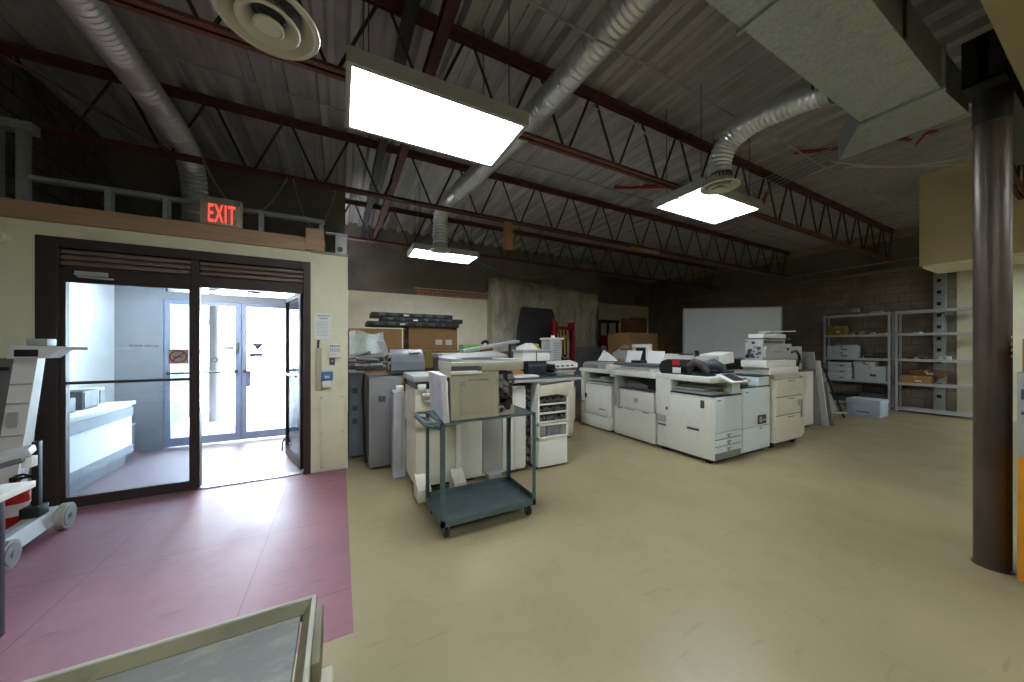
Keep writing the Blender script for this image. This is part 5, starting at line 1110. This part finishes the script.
# more boxes along the white wall
carton(2.1, 2.9, 6.4, 7.0, 0, .75, card, 'brown box at the floor below the green toy-like box'); carton(2.1, 2.95, 6.4, 7.0, .76, .58, kraft, 'mustard box supporting the green box by the white wall')
tag(bx(2.25, 2.62, 6.5, 6.8, 1.345, 1.5, b=.01).build('green_box', greenm), 'bright green box on the mustard box by the white wall', 'box')
carton(2.64, 2.9, 6.45, 6.75, 1.345, .14, carddark, 'small brown box with a black item right of the green box')
m = MB(); m.tube([(2.7, 6.6, 1.52), (2.74, 6.6, 1.56), (2.8, 6.62, 1.58), (2.86, 6.6, 1.53)], .03, 8); tag(m.build('black_handset', black), 'curled black item on the small brown box', 'item')
carton(3.0, 3.6, 6.5, 7.0, 0, 1.35, carddark, 'tall brown carton against the rough concrete')
# long tilted rails before the concrete
t = thing('metal_rack_arm', 'long grey metal arm slanting up over the copier lid toward the concrete', 'arm', (2.0, 4.4, 1.3))
m = MB(); m.hexa([(1.5, 4.3, 1.37), (2.5, 4.55, 1.52), (2.5, 4.75, 1.52), (1.5, 4.5, 1.37), (1.5, 4.3, 1.41), (2.5, 4.55, 1.56), (2.5, 4.75, 1.56), (1.5, 4.5, 1.41)]); m.build('arm', lgrey, t, smooth=False)
m = MB(); m.box(2.36, 2.44, 4.56, 4.66, 1.086, 1.5); m.build('prop', dgrey, t)
t = thing('feed_support', 'dark cabinet behind the white feed unit holding the metal arm', 'cabinet', (1.6, 4.4, 0)); MB().box(1.2, 2.0, 4.25, 4.8, .02, 1.3, b=.01).build('body', dgrey, t); MB().box(1.18, 2.02, 4.24, 4.82, 1.3, 1.36, b=.008).build('top', lgrey, t); MB().box(1.25, 1.95, 4.3, 4.75, 0, .02).build('plinth', black, t)
t.name = 'dark_cabinet'
# curved dark panel and red rack before the concrete
t = thing('dark_hood_panel', 'large dark curved-sided panel standing before the rough concrete', 'panel', (4.85, 7.7, 0))
m = MB(); m.prism([(4.15, .6), (5.5, .6), (5.5, 1.5), (5.42, 2.0), (5.25, 2.45), (5.2, 2.5), (4.3, 2.52), (4.26, 2.45), (4.17, 2.0), (4.12, 1.5)], 'y', 7.62, 7.7); m.build('panel', mat('charcoal', (52, 52, 60), .6), t)
m = MB(); m.box(4.3, 4.36, 7.5, 7.85, 0, .6); m.box(5.25, 5.31, 7.5, 7.85, 0, .6); m.build('leg', darksteel, t)
t = thing('red_display_rack', 'red framed rack with yellow hanging items before the concrete', 'rack', (5.5, 7.1, 0))
m = MB()
for x in (5.02, 5.58): m.box(x, x+.06, 7.15, 7.4, 0, 2.12, b=.006)
m.box(5.02, 5.64, 7.15, 7.4, 1.92, 2.0); m.box(5.02, 5.64, 7.15, 7.4, .3, .34); m.build('frame', redpaint, t, smooth=False)
MB().box(5.08, 5.58, 7.36, 7.4, .34, 1.92).build('back_panel', blacksteel, t)
m = MB(); q = random.Random(14)
for k in range(4): x = 5.15+k*.11; m.tube([(x, 7.28, 1.92), (x+.01, 7.26, 1.7), (x+.02, 7.25, 1.5-q.uniform(0, .4))], .03, 8)
m.build('hanging_strap', yellowm, t)
m = MB(); m.tube([(5.36+.14*cos(a*pi/8), 7.22, 1.45+.3*sin(a*pi/8)) for a in range(-6, 7)], .02, 8); m.build('ring_item', lgrey, t); MB().cyl((5.0, 7.2, 0), (5.0, 7.2, 2.2), .02, 12).build('pole', redm, t)
tag(bx(6.0, 7.1, 7.75, 7.85, 0, 1.45, b=.004).build('grey_board', mat('blue_grey_board', (150, 152, 158), .6)), 'low pale grey board leaning flat along the rough concrete', 'board')
t = thing('black_rack', 'black open rack frame right of the rough concrete', 'rack', (8.2, 8.6, 0))
m = MB()
for x in (7.75, 8.55):
    for y in (8.5, 8.95): m.box(x, x+.06, y, y+.06, 0, 2.3)
m.box(7.7, 8.65, 8.48, 9.03, 2.3, 2.38); m.box(7.75, 8.6, 8.5, 9.0, 1.5, 1.54); m.box(7.75, 8.6, 8.5, 9.0, .7, .74); m.build('frame', blacksteel, t, smooth=False)
tag(bx(7.95, 8.2, 8.6, 8.9, 1.541, 1.85, b=.01).build('red_tin', redpaint), 'dark red tin on the black rack', 'tin')
carton(6.4, 7.5, 6.0, 6.7, 0, .95, carddark, 'large brown carton at the bottom behind the white copiers'); carton(6.4, 7.5, 6.0, 6.7, .96, .85, card, 'large brown carton on top, behind the paper sheets')
carton(7.6, 8.2, 6.1, 6.7, 0, 1.75, carddark, 'tall dark brown carton beside the whiteboard')
carton(7.9, 8.5, 7.2, 7.7, 0, 2.35, carddark, 'tallest brown carton left of the whiteboard edge')

# ------------------------------------------------------------------ light
po = bpy.data.lights.new('daylight_portal', 'AREA'); po.shape = 'RECTANGLE'; po.size = 1.75; po.size_y = 2.35; po.cycles.is_portal = True
pl = bpy.data.objects.new('daylight_portal', po); COL.objects.link(pl); pl.location = (-1.36, 6.56, 1.2); pl.rotation_euler = (radians(-90), 0, 0)
w = bpy.data.worlds.new('sky'); SC.world = w; w.use_nodes = True
bg = w.node_tree.nodes['Background']; bg.inputs['Color'].default_value = (.82, .91, 1, 1); bg.inputs['Strength'].default_value = 52
sun = bpy.data.lights.new('sun', 'SUN'); sun.energy = 4; sun.angle = .05; so = bpy.data.objects.new('sun', sun); COL.objects.link(so); so.rotation_euler = (radians(40), 0, radians(150))
SC.view_settings.view_transform = 'Standard'; SC.view_settings.look = 'None'; SC.view_settings.gamma = 1; SC.view_settings.use_curve_mapping = False
SC.view_settings.exposure = 0
SC.cycles.max_bounces = 8; SC.cycles.diffuse_bounces = 5; SC.cycles.transparent_max_bounces = 12; SC.cycles.use_denoising = True; SC.cycles.sample_clamp_indirect = 6
SC.cycles.caustics_reflective = False; SC.cycles.caustics_refractive = False
